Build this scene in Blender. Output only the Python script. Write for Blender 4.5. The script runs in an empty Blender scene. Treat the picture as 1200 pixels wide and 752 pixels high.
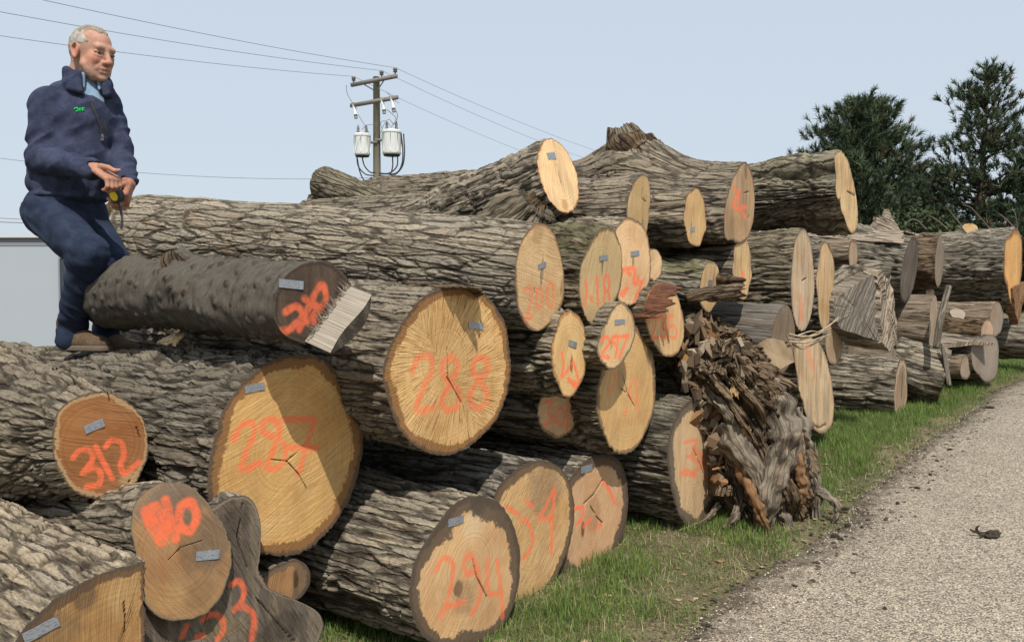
import bpy, bmesh, math, random
import numpy as np
from mathutils import Vector, Matrix

random.seed(7)
RNG = np.random.default_rng(11)
sc = bpy.context.scene
COL = sc.collection
R_ = math.radians

# ------------------------------------------------------------------ camera model
F = 1000.0                      # focal length in photo pixels (photo is 1200 wide)
CAMZ = 1.6
PITCH = math.atan(36 / F)       # looking slightly down
CP, SP = math.cos(PITCH), math.sin(PITCH)

def ray(u, v):
    x = (u - 600.0) / F
    y = (376.0 - v) / F
    d = np.array([x, CP + y * SP, -SP + y * CP])
    return d / d[1]             # normalised so that the forward component is 1

def at(u, v, d):
    return np.array([0, 0, CAMZ]) + ray(u, v) * d

def proj(P):
    q = np.asarray(P, float) - np.array([0, 0, CAMZ])
    f = q[1] * CP - q[2] * SP
    up = q[1] * SP + q[2] * CP
    return np.array([600 + F * q[0] / f, 376 - F * up / f])

# the row of logs runs along RD, cut faces look along ND
RD = np.array([math.sin(R_(41)), math.cos(R_(41)), 0])
ND = np.array([math.cos(R_(41)), -math.sin(R_(41)), 0])

def ramp(x, y):
    t = 0.656 * np.asarray(x) + 0.755 * np.asarray(y)
    k = np.clip((t - 2.85), 0, 9.5)
    nn = .755 * np.asarray(x) - .656 * np.asarray(y)
    f = np.clip((-nn - 7) / 8, 0, 1); f = f * f * (3 - 2 * f)
    return 0.05 * k - 1.25 * f

# ------------------------------------------------------------------ tagging
def tag(o, label=None, cat=None, group=None, kind=None):
    if label: o['label'] = label
    if cat: o['category'] = cat
    if group: o['group'] = group
    if kind: o['kind'] = kind
    return o

def empty(name, loc=(0, 0, 0), mat=None):
    o = bpy.data.objects.new(name, None)
    o.empty_display_size = 0.1
    COL.objects.link(o)
    if mat is not None: o.matrix_world = mat
    else: o.location = loc
    return o

# ------------------------------------------------------------------ mesh helpers
def mesh_np(name, V, Q, mat, parent=None, smooth=True, attrs=None, uvs=None, T=None, loc=None):
    """V (n,3) array; Q list of index arrays (k,4) and/or (k,3)"""
    me = bpy.data.meshes.new(name)
    V = np.asarray(V, np.float32)
    if isinstance(Q, np.ndarray): Q = [Q]
    Q = [np.asarray(q, np.int32) for q in Q if len(q)]
    idx = np.concatenate([q.ravel() for q in Q])
    tot = np.concatenate([np.full(len(q), q.shape[1], np.int32) for q in Q])
    start = np.concatenate([[0], np.cumsum(tot)[:-1]]).astype(np.int32)
    me.vertices.add(len(V)); me.vertices.foreach_set('co', V.ravel())
    me.loops.add(len(idx)); me.loops.foreach_set('vertex_index', idx)
    me.polygons.add(len(tot)); me.polygons.foreach_set('loop_start', start)
    me.polygons.foreach_set('use_smooth', np.full(len(tot), bool(smooth)))
    me.update(calc_edges=True)
    for k, a in (attrs or {}).items():
        a = np.asarray(a, np.float32)
        if a.ndim == 1:
            at_ = me.attributes.new(k, 'FLOAT', 'POINT'); at_.data.foreach_set('value', a)
        elif a.shape[1] == 3:
            at_ = me.attributes.new(k, 'FLOAT_VECTOR', 'POINT'); at_.data.foreach_set('vector', a.ravel())
        else:
            at_ = me.attributes.new(k, 'FLOAT_COLOR', 'POINT'); at_.data.foreach_set('color', a.ravel())
    if mat: me.materials.append(mat)
    o = bpy.data.objects.new(name, me)
    COL.objects.link(o)
    if parent: o.parent = parent
    if T is not None: o.matrix_world = T
    if loc is not None: o.location = loc
    return o

class MB:
    """collects simple solids into one mesh"""
    def __init__(s): s.v = []; s.q = []; s.t = []; s.n = 0
    def add(s, V, Q=None, T=None):
        V = np.asarray(V, float)
        s.v.append(V)
        if Q is not None and len(Q): s.q.append(np.asarray(Q, int) + s.n)
        if T is not None and len(T): s.t.append(np.asarray(T, int) + s.n)
        s.n += len(V)
    def box(s, c, size, M=None):
        c = np.asarray(c, float); h = np.asarray(size, float) / 2
        V = np.array([[x, y, z] for x in (-1, 1) for y in (-1, 1) for z in (-1, 1)], float) * h
        if M is not None: V = V @ np.asarray(M).T
        V = V + c
        s.add(V, [[0, 1, 3, 2], [4, 6, 7, 5], [0, 4, 5, 1], [2, 3, 7, 6], [0, 2, 6, 4], [1, 5, 7, 3]])
    def tube(s, pts, rad, n=8, cap=True):
        pts = np.asarray(pts, float); m = len(pts)
        rad = np.full(m, rad) if np.isscalar(rad) else np.asarray(rad, float)
        V = tube_verts(pts, rad, n)
        Q = grid_quads(m, n, True)
        T = []
        if cap:
            V = np.vstack([V, pts[0], pts[-1]])
            a, b = m * n, m * n + 1
            for j in range(n):
                T.append([a, (j + 1) % n, j]); T.append([b, (m - 1) * n + j, (m - 1) * n + (j + 1) % n])
        s.add(V, Q, T)
    def build(s, name, mat, parent=None, smooth=True, attrs=None, T=None):
        Q = []
        if s.q: Q.append(np.vstack(s.q))
        if s.t: Q.append(np.vstack(s.t))
        return mesh_np(name, np.vstack(s.v), Q, mat, parent, smooth, attrs, T=T)

def frames(pts):
    m = len(pts)
    tg = np.gradient(pts, axis=0); tg /= np.linalg.norm(tg, axis=1)[:, None] + 1e-12
    A = np.zeros((m, 3)); B = np.zeros((m, 3))
    ref = np.array([0, 0, 1.0]) if abs(tg[0][2]) < .9 else np.array([1.0, 0, 0])
    a = np.cross(tg[0], ref); a /= np.linalg.norm(a)
    for i in range(m):
        a = a - tg[i] * np.dot(a, tg[i]); a /= np.linalg.norm(a) + 1e-12
        A[i] = a; B[i] = np.cross(tg[i], a)
    return tg, A, B

def tube_verts(pts, rad, n):
    tg, A, B = frames(pts)
    th = np.arange(n) / n * 2 * np.pi
    V = pts[:, None, :] + rad[:, None, None] * (A[:, None, :] * np.cos(th)[None, :, None] + B[:, None, :] * np.sin(th)[None, :, None])
    return V.reshape(-1, 3)

def grid_quads(m, n, wrap):
    """m rows, n columns; wrap columns"""
    i = np.arange(m - 1)[:, None]; j = np.arange(n if wrap else n - 1)[None, :]
    j2 = (j + 1) % n
    a = i * n + j; b = (i + 1) * n + j; c = (i + 1) * n + j2; d = i * n + j2
    return np.stack([a + 0 * j, b + 0 * j, c + 0 * j, d + 0 * j], -1).reshape(-1, 4)

def spline(pts, n):
    """Catmull-Rom through pts"""
    p = np.asarray(pts, float)
    p = np.vstack([2 * p[0] - p[1], p, 2 * p[-1] - p[-2]])
    m = len(p) - 3
    t = np.linspace(0, m - 1e-9, n); k = t.astype(int); f = (t - k)[:, None]
    a, b, c, d = p[k], p[k + 1], p[k + 2], p[k + 3]
    return .5 * ((2 * b) + (-a + c) * f + (2 * a - 5 * b + 4 * c - d) * f ** 2 + (-a + 3 * b - 3 * c + d) * f ** 3)

# ------------------------------------------------------------------ numpy noise
def _h(ix, iy, seed):
    h = (ix.astype(np.int64) * 374761393 + iy.astype(np.int64) * 668265263 + seed * 974711) & 0x7fffffff
    h = ((h ^ (h >> 13)) * 1274126177) & 0x7fffffff
    return (h ^ (h >> 16)) & 0xffffff

def _h3(ix, iy, iz, seed):
    return _h(ix + iz * 1013, iy + iz * 7919, seed)

def pn(x, y, py=None, seed=0):
    """gradient noise, periodic in y when py given; about -0.7..0.7"""
    xi = np.floor(x); yi = np.floor(y); fx = x - xi; fy = y - yi
    xi = xi.astype(np.int64); yi = yi.astype(np.int64)
    def g(dx, dy):
        yy = yi + dy
        if py: yy = yy % py
        a = _h(xi + dx, yy, seed) * (2 * np.pi / 0x1000000)
        return np.cos(a) * (fx - dx) + np.sin(a) * (fy - dy)
    sx = fx * fx * fx * (fx * (fx * 6 - 15) + 10); sy = fy * fy * fy * (fy * (fy * 6 - 15) + 10)
    a = g(0, 0); b = g(1, 0); c = g(0, 1); d = g(1, 1)
    return (a + (b - a) * sx) + ((c + (d - c) * sx) - (a + (b - a) * sx)) * sy

def pn3(P, seed=0):
    """3-D value noise in -1..1"""
    P = np.asarray(P); i = np.floor(P); f = P - i; i = i.astype(np.int64)
    f = f * f * (3 - 2 * f)
    def g(a, b, c): return _h3(i[..., 0] + a, i[..., 1] + b, i[..., 2] + c, seed) / float(0x1000000) * 2 - 1
    x = f[..., 0]; y = f[..., 1]; z = f[..., 2]
    l = lambda a, b, t: a + (b - a) * t
    return l(l(l(g(0, 0, 0), g(1, 0, 0), x), l(g(0, 1, 0), g(1, 1, 0), x), y),
             l(l(g(0, 0, 1), g(1, 0, 1), x), l(g(0, 1, 1), g(1, 1, 1), x), y), z)

def fbm3(P, seed=0, o=4):
    s = 0; a = .5
    for k in range(o):
        s = s + a * pn3(P * 2 ** k, seed + k * 17); a *= .5
    return s

def worley(x, y, py, seed=0):
    xi = np.floor(x).astype(np.int64); yi = np.floor(y).astype(np.int64)
    f1 = np.full(x.shape, 9.); f2 = np.full(x.shape, 9.); cid = np.zeros(x.shape); tx = np.zeros(x.shape)
    for dx in (-1, 0, 1):
        for dy in (-1, 0, 1):
            cx = xi + dx; cy = yi + dy; cyw = cy % py if py else cy
            a = _h(cx, cyw, seed) / float(0x1000000); b = _h(cx, cyw, seed + 5) / float(0x1000000)
            ex = x - (cx + .15 + .7 * a); ey = y - (cy + .15 + .7 * b)
            d = np.sqrt(ex * ex + ey * ey)
            m = d < f1
            f2 = np.where(m, f1, np.minimum(f2, d)); cid = np.where(m, (a * 7.3 + b * 3.1) % 1, cid); tx = np.where(m, ex, tx)
            f1 = np.where(m, d, f1)
    return f1, f2, cid, tx

def ss(a, b, x):
    t = np.clip((x - a) / (b - a), 0, 1); return t * t * (3 - 2 * t)

# ------------------------------------------------------------------ material helper
class NT:
    def __init__(s, name, rough=.8, spec=.3):
        s.m = bpy.data.materials.new(name); s.m.use_nodes = True
        s.t = s.m.node_tree; s.b = s.t.nodes['Principled BSDF']
        s.b.inputs['Roughness'].default_value = rough
        s.b.inputs['Specular IOR Level'].default_value = spec
    def n(s, typ, **kw):
        nd = s.t.nodes.new(typ)
        for k, v in kw.items():
            if k in nd.inputs: 
                if hasattr(v, 'is_linked') : s.t.links.new(v, nd.inputs[k])
                else: nd.inputs[k].default_value = v
            else: setattr(nd, k, v)
        return nd
    def link(s, a, b): s.t.links.new(a, b)
    def setin(s, nd, i, v):
        if hasattr(v, 'is_linked'): s.t.links.new(v, nd.inputs[i])
        else: nd.inputs[i].default_value = v
    def math(s, op, a, b=0.0, c=None, clamp=False):
        nd = s.t.nodes.new('ShaderNodeMath'); nd.operation = op; nd.use_clamp = clamp
        s.setin(nd, 0, a); s.setin(nd, 1, b)
        if c is not None: s.setin(nd, 2, c)
        return nd.outputs[0]
    def mix(s, f, a, b, mode='MIX'):
        nd = s.t.nodes.new('ShaderNodeMix'); nd.data_type = 'RGBA'; nd.blend_type = mode
        s.setin(nd, 0, f)
        for i, v in ((6, a), (7, b)):
            if isinstance(v, tuple) and len(v) == 3: v = (*v, 1)
            s.setin(nd, i, v)
        return nd.outputs[2]
    def attr(s, name, out='Fac'):
        nd = s.t.nodes.new('ShaderNodeAttribute'); nd.attribute_name = name
        return nd.outputs[out]
    def mapr(s, v, a, b, c=0.0, d=1.0, smooth=True):
        nd = s.t.nodes.new('ShaderNodeMapRange'); nd.interpolation_type = 'SMOOTHSTEP' if smooth else 'LINEAR'
        s.setin(nd, 0, v); s.setin(nd, 1, a); s.setin(nd, 2, b); s.setin(nd, 3, c); s.setin(nd, 4, d)
        return nd.outputs[0]
    def noise(s, vec, scale, detail=4, rough=.55, dist=0, out=0, dim='3D', w=None):
        nd = s.t.nodes.new('ShaderNodeTexNoise'); nd.noise_dimensions = dim
        if vec is not None and dim != '1D': s.link(vec, nd.inputs['Vector'])
        if w is not None: s.setin(nd, nd.inputs.find('W'), w)
        nd.inputs['Scale'].default_value = scale; nd.inputs['Detail'].default_value = detail
        nd.inputs['Roughness'].default_value = rough; nd.inputs['Distortion'].default_value = dist
        return nd.outputs[out]
    def scale(s, vec, sx, sy, sz):
        nd = s.t.nodes.new('ShaderNodeVectorMath'); nd.operation = 'MULTIPLY'
        s.link(vec, nd.inputs[0]); nd.inputs[1].default_value = (sx, sy, sz)
        return nd.outputs[0]
    def bump(s, h, strength=.5, dist=.01, normal=None):
        nd = s.t.nodes.new('ShaderNodeBump'); nd.inputs['Strength'].default_value = strength
        nd.inputs['Distance'].default_value = dist; s.link(h, nd.inputs['Height'])
        if normal is not None: s.link(normal, nd.inputs['Normal'])
        return nd.outputs[0]
    def color(s, c):
        if isinstance(c, tuple): s.b.inputs['Base Color'].default_value = (*c, 1) if len(c) == 3 else c
        else: s.link(c, s.b.inputs['Base Color'])
    def normal(s, n): s.link(n, s.b.inputs['Normal'])
    def objco(s): return s.t.nodes.new('ShaderNodeTexCoord').outputs['Object']

def plain(name, c, rough=.7, spec=.3, metal=0, var=.15, scale=30, bump=.0):
    k = NT(name, rough, spec); k.b.inputs['Metallic'].default_value = metal
    o = k.objco(); nz = k.noise(o, scale, 4)
    k.color(k.mix(nz, tuple(x * (1 - var) for x in c), tuple(min(1, x * (1 + var)) for x in c)))
    if bump: k.normal(k.bump(nz, bump, .005))
    return k.m
# ================================================================== camera, sun, sky
cam = bpy.data.cameras.new('camera'); camo = bpy.data.objects.new('camera', cam); COL.objects.link(camo)
cam.sensor_width = 36; cam.lens = 30.0; cam.clip_start = .05; cam.clip_end = 4000
camo.location = (0, 0, CAMZ); camo.rotation_euler = (math.pi / 2 - PITCH, 0, 0)
sc.camera = camo

SUN_EL, SUN_AZ = R_(54), R_(173)      # azimuth clockwise from +Y: the sun is behind the camera
sd = np.array([math.sin(SUN_AZ) * math.cos(SUN_EL), math.cos(SUN_AZ) * math.cos(SUN_EL), math.sin(SUN_EL)])
sl = bpy.data.lights.new('sun', 'SUN'); so = bpy.data.objects.new('sun', sl); COL.objects.link(so)
sl.energy = 4.7; sl.angle = R_(.53); sl.color = (1, .95, .87)
so.rotation_euler = Vector(-sd).to_track_quat('-Z', 'Y').to_euler()
so.location = (0, -10, 20)

w = bpy.data.worlds.new('World'); sc.world = w; w.use_nodes = True
wt = w.node_tree; bg = wt.nodes['Background']
sky = wt.nodes.new('ShaderNodeTexSky'); sky.sky_type = 'NISHITA'; sky.sun_disc = False
sky.sun_elevation = SUN_EL; sky.sun_rotation = SUN_AZ
sky.air_density = 1.0; sky.dust_density = 2.5; sky.ozone_density = 1.6; sky.altitude = 100
hz = wt.nodes.new('ShaderNodeMix'); hz.data_type = 'RGBA'; hz.inputs[0].default_value = .78
hz.inputs[7].default_value = (6.05, 6.8, 7.6, 1)         # thin even overcast haze over the blue
wt.links.new(sky.outputs[0], hz.inputs[6])
wt.links.new(hz.outputs[2], bg.inputs[0]); bg.inputs[1].default_value = .116
vs = sc.view_settings
vs.view_transform = 'Standard'; vs.look = 'None'; vs.gamma = 1; vs.use_curve_mapping = False; vs.exposure = 0.0
sc.cycles.max_bounces = 6; sc.cycles.diffuse_bounces = 3; sc.cycles.glossy_bounces = 2
sc.cycles.use_denoising = True
# ================================================================== materials: bark, cut wood
def bark_mat(name, ridge, furrow, pale, patch, moss=0.0, sx=1.0, bumpd=.007, crk=(2.2, 24, .75)):
    k = NT(name, .9, .15)
    bu = k.attr('bu', 'Vector')                   # x along the log, y round it, in metres
    h = k.attr('bh')
    n1 = k.noise(k.scale(bu, 9 * sx, 26, 1), 1, 6, .65)
    n2 = k.noise(k.scale(bu, 40 * sx, 150, 1), 1, 6, .75)
    n3 = k.noise(bu, 2.3, 5, .65)
    n4 = k.noise(bu, 14, 5, .7)
    c = k.mix(k.mapr(h, .12, .80), furrow, ridge)
    c = k.mix(k.mapr(n1, .42, .68, 0, .42), c, pale)
    c = k.mix(k.mapr(k.math('ADD', n3, k.math('MULTIPLY', n4, .5)), .86, 1.0, 0, .7), c, patch)
    c = k.mix(k.mapr(n2, .32, .56, .42, 0), c, tuple(x * .42 for x in furrow))
    c = k.mix(k.mapr(n2, .55, .75, 0, .45), c, tuple(min(.6, x * 1.35) for x in pale))
    mo = k.math('MULTIPLY', k.attr('moss'), k.mapr(k.math('ADD', n4, n1), .8, 1.12))
    c = k.mix(k.math('MULTIPLY', mo, .8), c, (.135, .130, .070))
    tn = k.n('ShaderNodeVectorMath'); tn.operation = 'ADD'; k.link(k.attr('tone', 'Vector'), tn.inputs[0]); tn.inputs[1].default_value = (1, 1, 1)
    c = k.mix(1.0, c, tn.outputs[0], 'MULTIPLY')
    hh = k.math('ADD', k.math('MULTIPLY', n2, .7), k.math('MULTIPLY', n1, .6))
    if crk:                                        # crisp plate cracks finer than the mesh
        wv_ = k.n('ShaderNodeTexNoise'); k.link(bu, wv_.inputs['Vector']); wv_.inputs['Scale'].default_value = 16; wv_.inputs['Detail'].default_value = 3
        ad = k.n('ShaderNodeVectorMath'); ad.operation = 'MULTIPLY_ADD'; k.link(wv_.outputs['Color'], ad.inputs[0]); ad.inputs[1].default_value = (.08, .020, 0); k.link(bu, ad.inputs[2])
        def vor(fx_, fy_, feat='DISTANCE_TO_EDGE', o_='Distance'):
            v = k.n('ShaderNodeTexVoronoi'); v.feature = feat; v.voronoi_dimensions = '2D'; v.inputs['Scale'].default_value = 1
            k.link(k.scale(ad.outputs[0], fx_, fy_, 1), v.inputs['Vector']); return v.outputs[o_]
        e1 = vor(crk[0], crk[1]); e2 = vor(crk[0] * 2.6, crk[1] * 2.3); cc = vor(crk[0], crk[1], 'F1', 'Color')
        sp_ = k.n('ShaderNodeSeparateColor'); k.link(cc, sp_.inputs[0])
        c = k.mix(k.mapr(sp_.outputs[0], 0, 1, 0, .45), c, k.mix(1.0, c, (1.5, 1.42, 1.3), 'MULTIPLY'))
        c = k.mix(k.mapr(sp_.outputs[1], .6, 1, 0, .5), c, k.mix(1.0, c, (.55, .5, .45), 'MULTIPLY'))
        c = k.mix(k.mapr(e2, .09, .0, 0, .40 * crk[2]), c, tuple(x * .55 for x in furrow))
        c = k.mix(k.mapr(k.math('ADD', e1, k.math('MULTIPLY', k.math('SUBTRACT', n2, .5), .16)), .12, .03, 0, .92 * crk[2]), c, tuple(x * .45 for x in furrow))
        hh = k.math('ADD', hh, k.math('ADD', k.math('MULTIPLY', k.mapr(e1, .02, .14), 1.9 * crk[2]), k.math('MULTIPLY', k.mapr(e2, 0, .2), .35 * crk[2])))
        hh = k.math('ADD', hh, k.math('MULTIPLY', sp_.outputs[2], .6))
    k.color(c)
    k.normal(k.bump(hh, 1.0, bumpd))
    return k.m

M = {}
M['maple']  = bark_mat('bark_plated_grey', (.245, .212, .165), (.056, .044, .032), (.40, .365, .31), (.21, .135, .082))
M['furrow'] = bark_mat('bark_furrowed_grey', (.235, .21, .163), (.056, .046, .033), (.40, .37, .31), (.20, .155, .10))
M['oldgrey'] = bark_mat('bark_old_grey', (.25, .226, .182), (.066, .054, .041), (.44, .415, .365), (.19, .135, .085))
M['cherry'] = bark_mat('bark_smooth_dark', (.135, .115, .090), (.055, .045, .034), (.25, .22, .18), (.20, .13, .075), sx=8, bumpd=.005, crk=None)
M['bare']   = bark_mat('weathered_bare_wood', (.36, .30, .235), (.12, .09, .062), (.48, .42, .345), (.30, .205, .13), sx=.35, bumpd=.006, crk=(1.5, 45, .8))
M['greywood'] = bark_mat('grey_bare_wood', (.20, .178, .150), (.085, .069, .054), (.29, .265, .23), (.155, .118, .085), sx=.3, bumpd=.005, crk=(1.2, 40, .5))
M['rot'] = bark_mat('rotten_brown_wood', (.15, .105, .066), (.038, .026, .017), (.30, .24, .165), (.20, .10, .045), sx=.6, crk=(4, 40, .8))

M['root'] = bark_mat('root_bark', (.20, .165, .125), (.05, .038, .027), (.33, .29, .23), (.20, .12, .065), sx=.8, crk=(7, 44, .30))
def wood_mat():
    k = NT('cut_wood', .75, .2)
    fc = k.attr('fc', 'Vector'); sw = k.attr('saw', 'Vector')
    tint = k.attr('tint', 'Color')
    r = k.attr('rr')
    warp = k.noise(fc, 6, 3)
    rw = k.math('ADD', r, k.math('MULTIPLY', warp, .02))
    ring = k.noise(None, 95, 4, .7, dim='1D', w=rw)
    ring2 = k.noise(None, 260, 2, .6, dim='1D', w=rw)
    saw = k.noise(k.scale(sw, 3.5, 95, 1), 1, 5, .7)
    saw2 = k.noise(k.scale(sw, 9, 320, 1), 1, 3, .6)
    blot = k.noise(fc, 9, 5, .65)
    c = k.mix(k.mapr(ring, .38, .66, 0, .34), tint, k.mix(1.0, tint, (.62, .45, .30), 'MULTIPLY'))
    c = k.mix(k.mapr(ring2, .45, .7, 0, .12), c, k.mix(1.0, tint, (.55, .40, .28), 'MULTIPLY'))
    c = k.mix(k.mapr(saw, .50, .70, 0, .55), c, k.mix(1.0, tint, (1.35, 1.4, 1.5), 'MULTIPLY'))
    c = k.mix(k.mapr(saw, .47, .28, 0, .58), c, k.mix(1.0, tint, (.55, .45, .36), 'MULTIPLY'))
    bl2 = k.noise(fc, 3.2, 4, .6)
    c = k.mix(k.mapr(bl2, .45, .70, 0, .45), c, k.mix(1.0, tint, (.78, .58, .40), 'MULTIPLY'))
    c = k.mix(k.mapr(blot, .50, .72, 0, .38), c, k.mix(1.0, tint, (.68, .58, .48), 'MULTIPLY'))
    # saw chatter lines
    st = k.attr('tear')
    c = k.mix(k.math('MULTIPLY', k.mapr(saw2, .54, .62), st), c, k.mix(1.0, tint, (.26, .18, .12), 'MULTIPLY'))
    rim = k.attr('rim')
    edge = k.math('ADD', rim, k.math('ADD', k.math('MULTIPLY', k.math('SUBTRACT', blot, .5), .9), k.math('MULTIPLY', k.math('SUBTRACT', k.noise(fc, 45, 4, .7), .5), .8)))
    c = k.mix(k.mapr(edge, 1.0, .80, 0, .85), c, k.attr('rimc', 'Color'))
    c = k.mix(k.mapr(edge, .42, .2, 0, .85), c, (.085, .062, .045))
    sp = k.noise(fc, 160, 3, .7); sp2 = k.noise(fc, 26, 4, .7)
    pnt = k.math('MULTIPLY', k.attr('paint'), k.mapr(k.math('ADD', k.math('MULTIPLY', sp, .45), k.math('MULTIPLY', sp2, .7)), .36, .64, .22, 1.0))
    c = k.mix(k.math('MULTIPLY', pnt, .90), c, (.92, .175, .072))
    c = k.mix(k.attr('crack'), c, (.03, .02, .014))
    k.color(c)
    hh = k.math('ADD', k.math('MULTIPLY', saw, .8), k.math('MULTIPLY', saw2, k.math('ADD', .4, st)))
    k.normal(k.bump(hh, .8, .006))
    return k.m
M['wood'] = wood_mat()
def tag_mat():
    k = NT('tag_metal', .5, .5); k.b.inputs['Metallic'].default_value = .6
    o = k.objco(); nz = k.noise(k.scale(o, 90, 200, 10), 1, 2, .6)
    k.color(k.mix(k.mapr(nz, .5, .62), (.36, .38, .41), (.22, .235, .26)))
    k.normal(k.bump(nz, .2, .001)); return k.m
M['tag'] = tag_mat()

# ================================================================== bark height fields
def bark_height(kind, U, TH, Rm, seed):
    """height in metres and a 0..1 ridge mask; U along the log (m), TH angle"""
    C = 2 * np.pi * Rm
    P = lambda f: max(3, int(round(C * f)))
    Y = TH / (2 * np.pi)
    def nz(fu, fv, s, du=0, dv=0):
        p = P(fv); return pn(U * fu + du, Y * p + dv, p, seed + s)
    wu = nz(5, 5, 1) * .8; wv = nz(2.6, 5, 2) * .6
    if kind == 'furrow':
        p1 = P(17); n1 = pn(U * 2.4 + wu * .5, Y * p1 + wv * .9, p1, seed + 3)
        f1 = ss(.0, .17, np.abs(n1))
        p2 = P(40); n2 = pn(U * 6.5 + wu, Y * p2 + wv, p2, seed + 4)
        f2 = ss(.0, .28, np.abs(n2))
        p3 = P(22); a, b, cid, tx = worley(U * 9 + wu, Y * p3 + wv, p3, seed + 6)
        f3 = ss(0.0, .16, b - a)
        m = f1 * (.55 + .45 * f2) * (.8 + .2 * f3)
        fine = nz(50, 90, 7) * .10 + nz(110, 190, 8) * .06
        worn = .55 + .45 * ss(-.25, .2, nz(1.6, 2.2, 12))
        h = worn * .032 * m + .007 * (cid - .5) * f1 + .02 * fine
        return h - .016, m
    if kind == 'maple':
        p1 = P(17); a, b, cid, tx = worley(U * 2.9 + wu * .7, Y * p1 + wv * .8, p1, seed + 6)
        f1 = ss(.0, .13, b - a)
        p2 = P(31); a2, b2, c2, t2 = worley(U * 8 + wu * 1.2, Y * p2 + wv * 1.4, p2, seed + 9)
        f2 = ss(.0, .25, b2 - a2)
        p3 = P(13); n1 = pn(U * 2.2 + wu * .5, Y * p3 + wv * .8, p3, seed + 3); f3 = ss(0, .14, np.abs(n1))
        m = (f1 * .7 + .3) * (.6 + .4 * f2) * (.35 + .65 * f3)
        fine = nz(45, 80, 7) * .10 + nz(100, 170, 8) * .07
        worn = .45 + .55 * ss(-.25, .2, nz(1.6, 2.2, 12))
        h = worn * .027 * m + .013 * (cid - .5) * f1 + .006 * (c2 - .5) * f2 - .008 * tx * f1 + .02 * fine
        return h - .015, m
    if kind == 'oldgrey':
        p1 = P(12); n1 = pn(U * 1.6 + wu * .5, Y * p1 + wv * .8, p1, seed + 3); f1 = ss(0, .2, np.abs(n1))
        p2 = P(30); n2 = pn(U * 5 + wu, Y * p2 + wv, p2, seed + 4); f2 = ss(0, .3, np.abs(n2))
        p3 = P(18); a, b, cid, tx = worley(U * 6 + wu, Y * p3 + wv, p3, seed + 6); f3 = ss(0, .14, b - a)
        m = f1 * (.6 + .4 * f2) * (.6 + .4 * f3)
        h = .016 * m + .008 * (cid - .5) + .02 * (nz(45, 80, 7) * .12 + nz(100, 170, 8) * .07)
        return h - .010, m
    if kind == 'cherry':
        n1 = nz(38, 5, 3); n2 = nz(14, 18, 4); p3 = P(16); a, b, cid, tx = worley(U * 16 + wu * 2, Y * p3 + wv * 2, p3, seed + 6)
        scab = ss(.33, .16, a) * (cid > .55)
        m = np.clip(.75 + n1 * .7, 0, 1)
        h = .005 * n1 + .014 * scab + .016 * n2 + .012 * nz(5, 6, 14) + .02 * (nz(60, 80, 7) * .08)
        return h, np.clip(m - .4 * scab, 0, 1)
    # bare / greywood / rot : long fibres with checks
    p1 = P(34); n1 = pn(U * .9 + wu * .3, Y * p1 + wv * .5, p1, seed + 3); f1 = ss(0, .10, np.abs(n1))
    p2 = P(120); n2 = pn(U * 1.6, Y * p2 + wv, p2, seed + 4)
    m = f1 * np.clip(.8 + n2 * .6, 0, 1)
    h = .008 * (f1 - 1) + .004 * n2 + .02 * nz(4, 7, 5)
    if kind == 'rot': h = h * 2.2 + .03 * nz(7, 10, 9)
    return h, m

# ================================================================== orange lumber-paint numbers (strokes in photo pixels of a crop)
def ell(cx, cy, rx, ry, n=14, a0=0, a1=360):
    return [(cx + rx * math.cos(R_(a0 + (a1 - a0) * i / n)), cy + ry * math.sin(R_(a0 + (a1 - a0) * i / n))) for i in range(n + 1)]

DIG = {'0': [[(.5 + .5 * math.cos(a / 10 * 6.2832), .5 + .5 * math.sin(a / 10 * 6.2832)) for a in range(11)]],
       '1': [[(.5, 0), (.5, 1)]],
       '2': [[(0, .25), (.2, .03), (.65, 0), (.95, .22), (.75, .5), (.1, 1), (1, .93)]],
       '3': [[(0, .12), (.5, 0), (.9, .2), (.4, .48), (.95, .68), (.6, .98), (0, .9)]],
       '4': [[(.6, 0), (0, .6), (1, .55)], [(.75, .1), (.7, 1)]],
       '5': [[(.9, 0), (.15, .05), (.1, .45), (.7, .42), (.95, .7), (.6, 1), (0, .92)]],
       '6': [[(.8, 0), (.2, .4), (.1, .8), (.5, 1), (.9, .75), (.5, .55), (.15, .75)]],
       '7': [[(0, .05), (1, 0), (.4, 1)]],
       '8': [[(.5, .5), (.1, .25), (.5, 0), (.9, .25), (.5, .5), (0, .78), (.5, 1), (1, .78), (.5, .5)]],
       '9': [[(.9, .3), (.5, .0), (.1, .3), (.5, .5), (.9, .25), (.75, 1)]]}

def digs(txt, u0, v0, wpx, hpx, gap, lean=0):
    """digit strokes in photo pixels"""
    out = []
    for k, ch in enumerate(txt):
        x0 = u0 + k * (wpx + gap)
        for st in DIG[ch]:
            out.append([(x0 + x * wpx - lean * (y - .5) * hpx, v0 + y * hpx) for x, y in st])
    return out

def crop(ox, oy, s, strokes): return [[(ox + x / s, oy + y / s) for x, y in st] for st in strokes]

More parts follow.
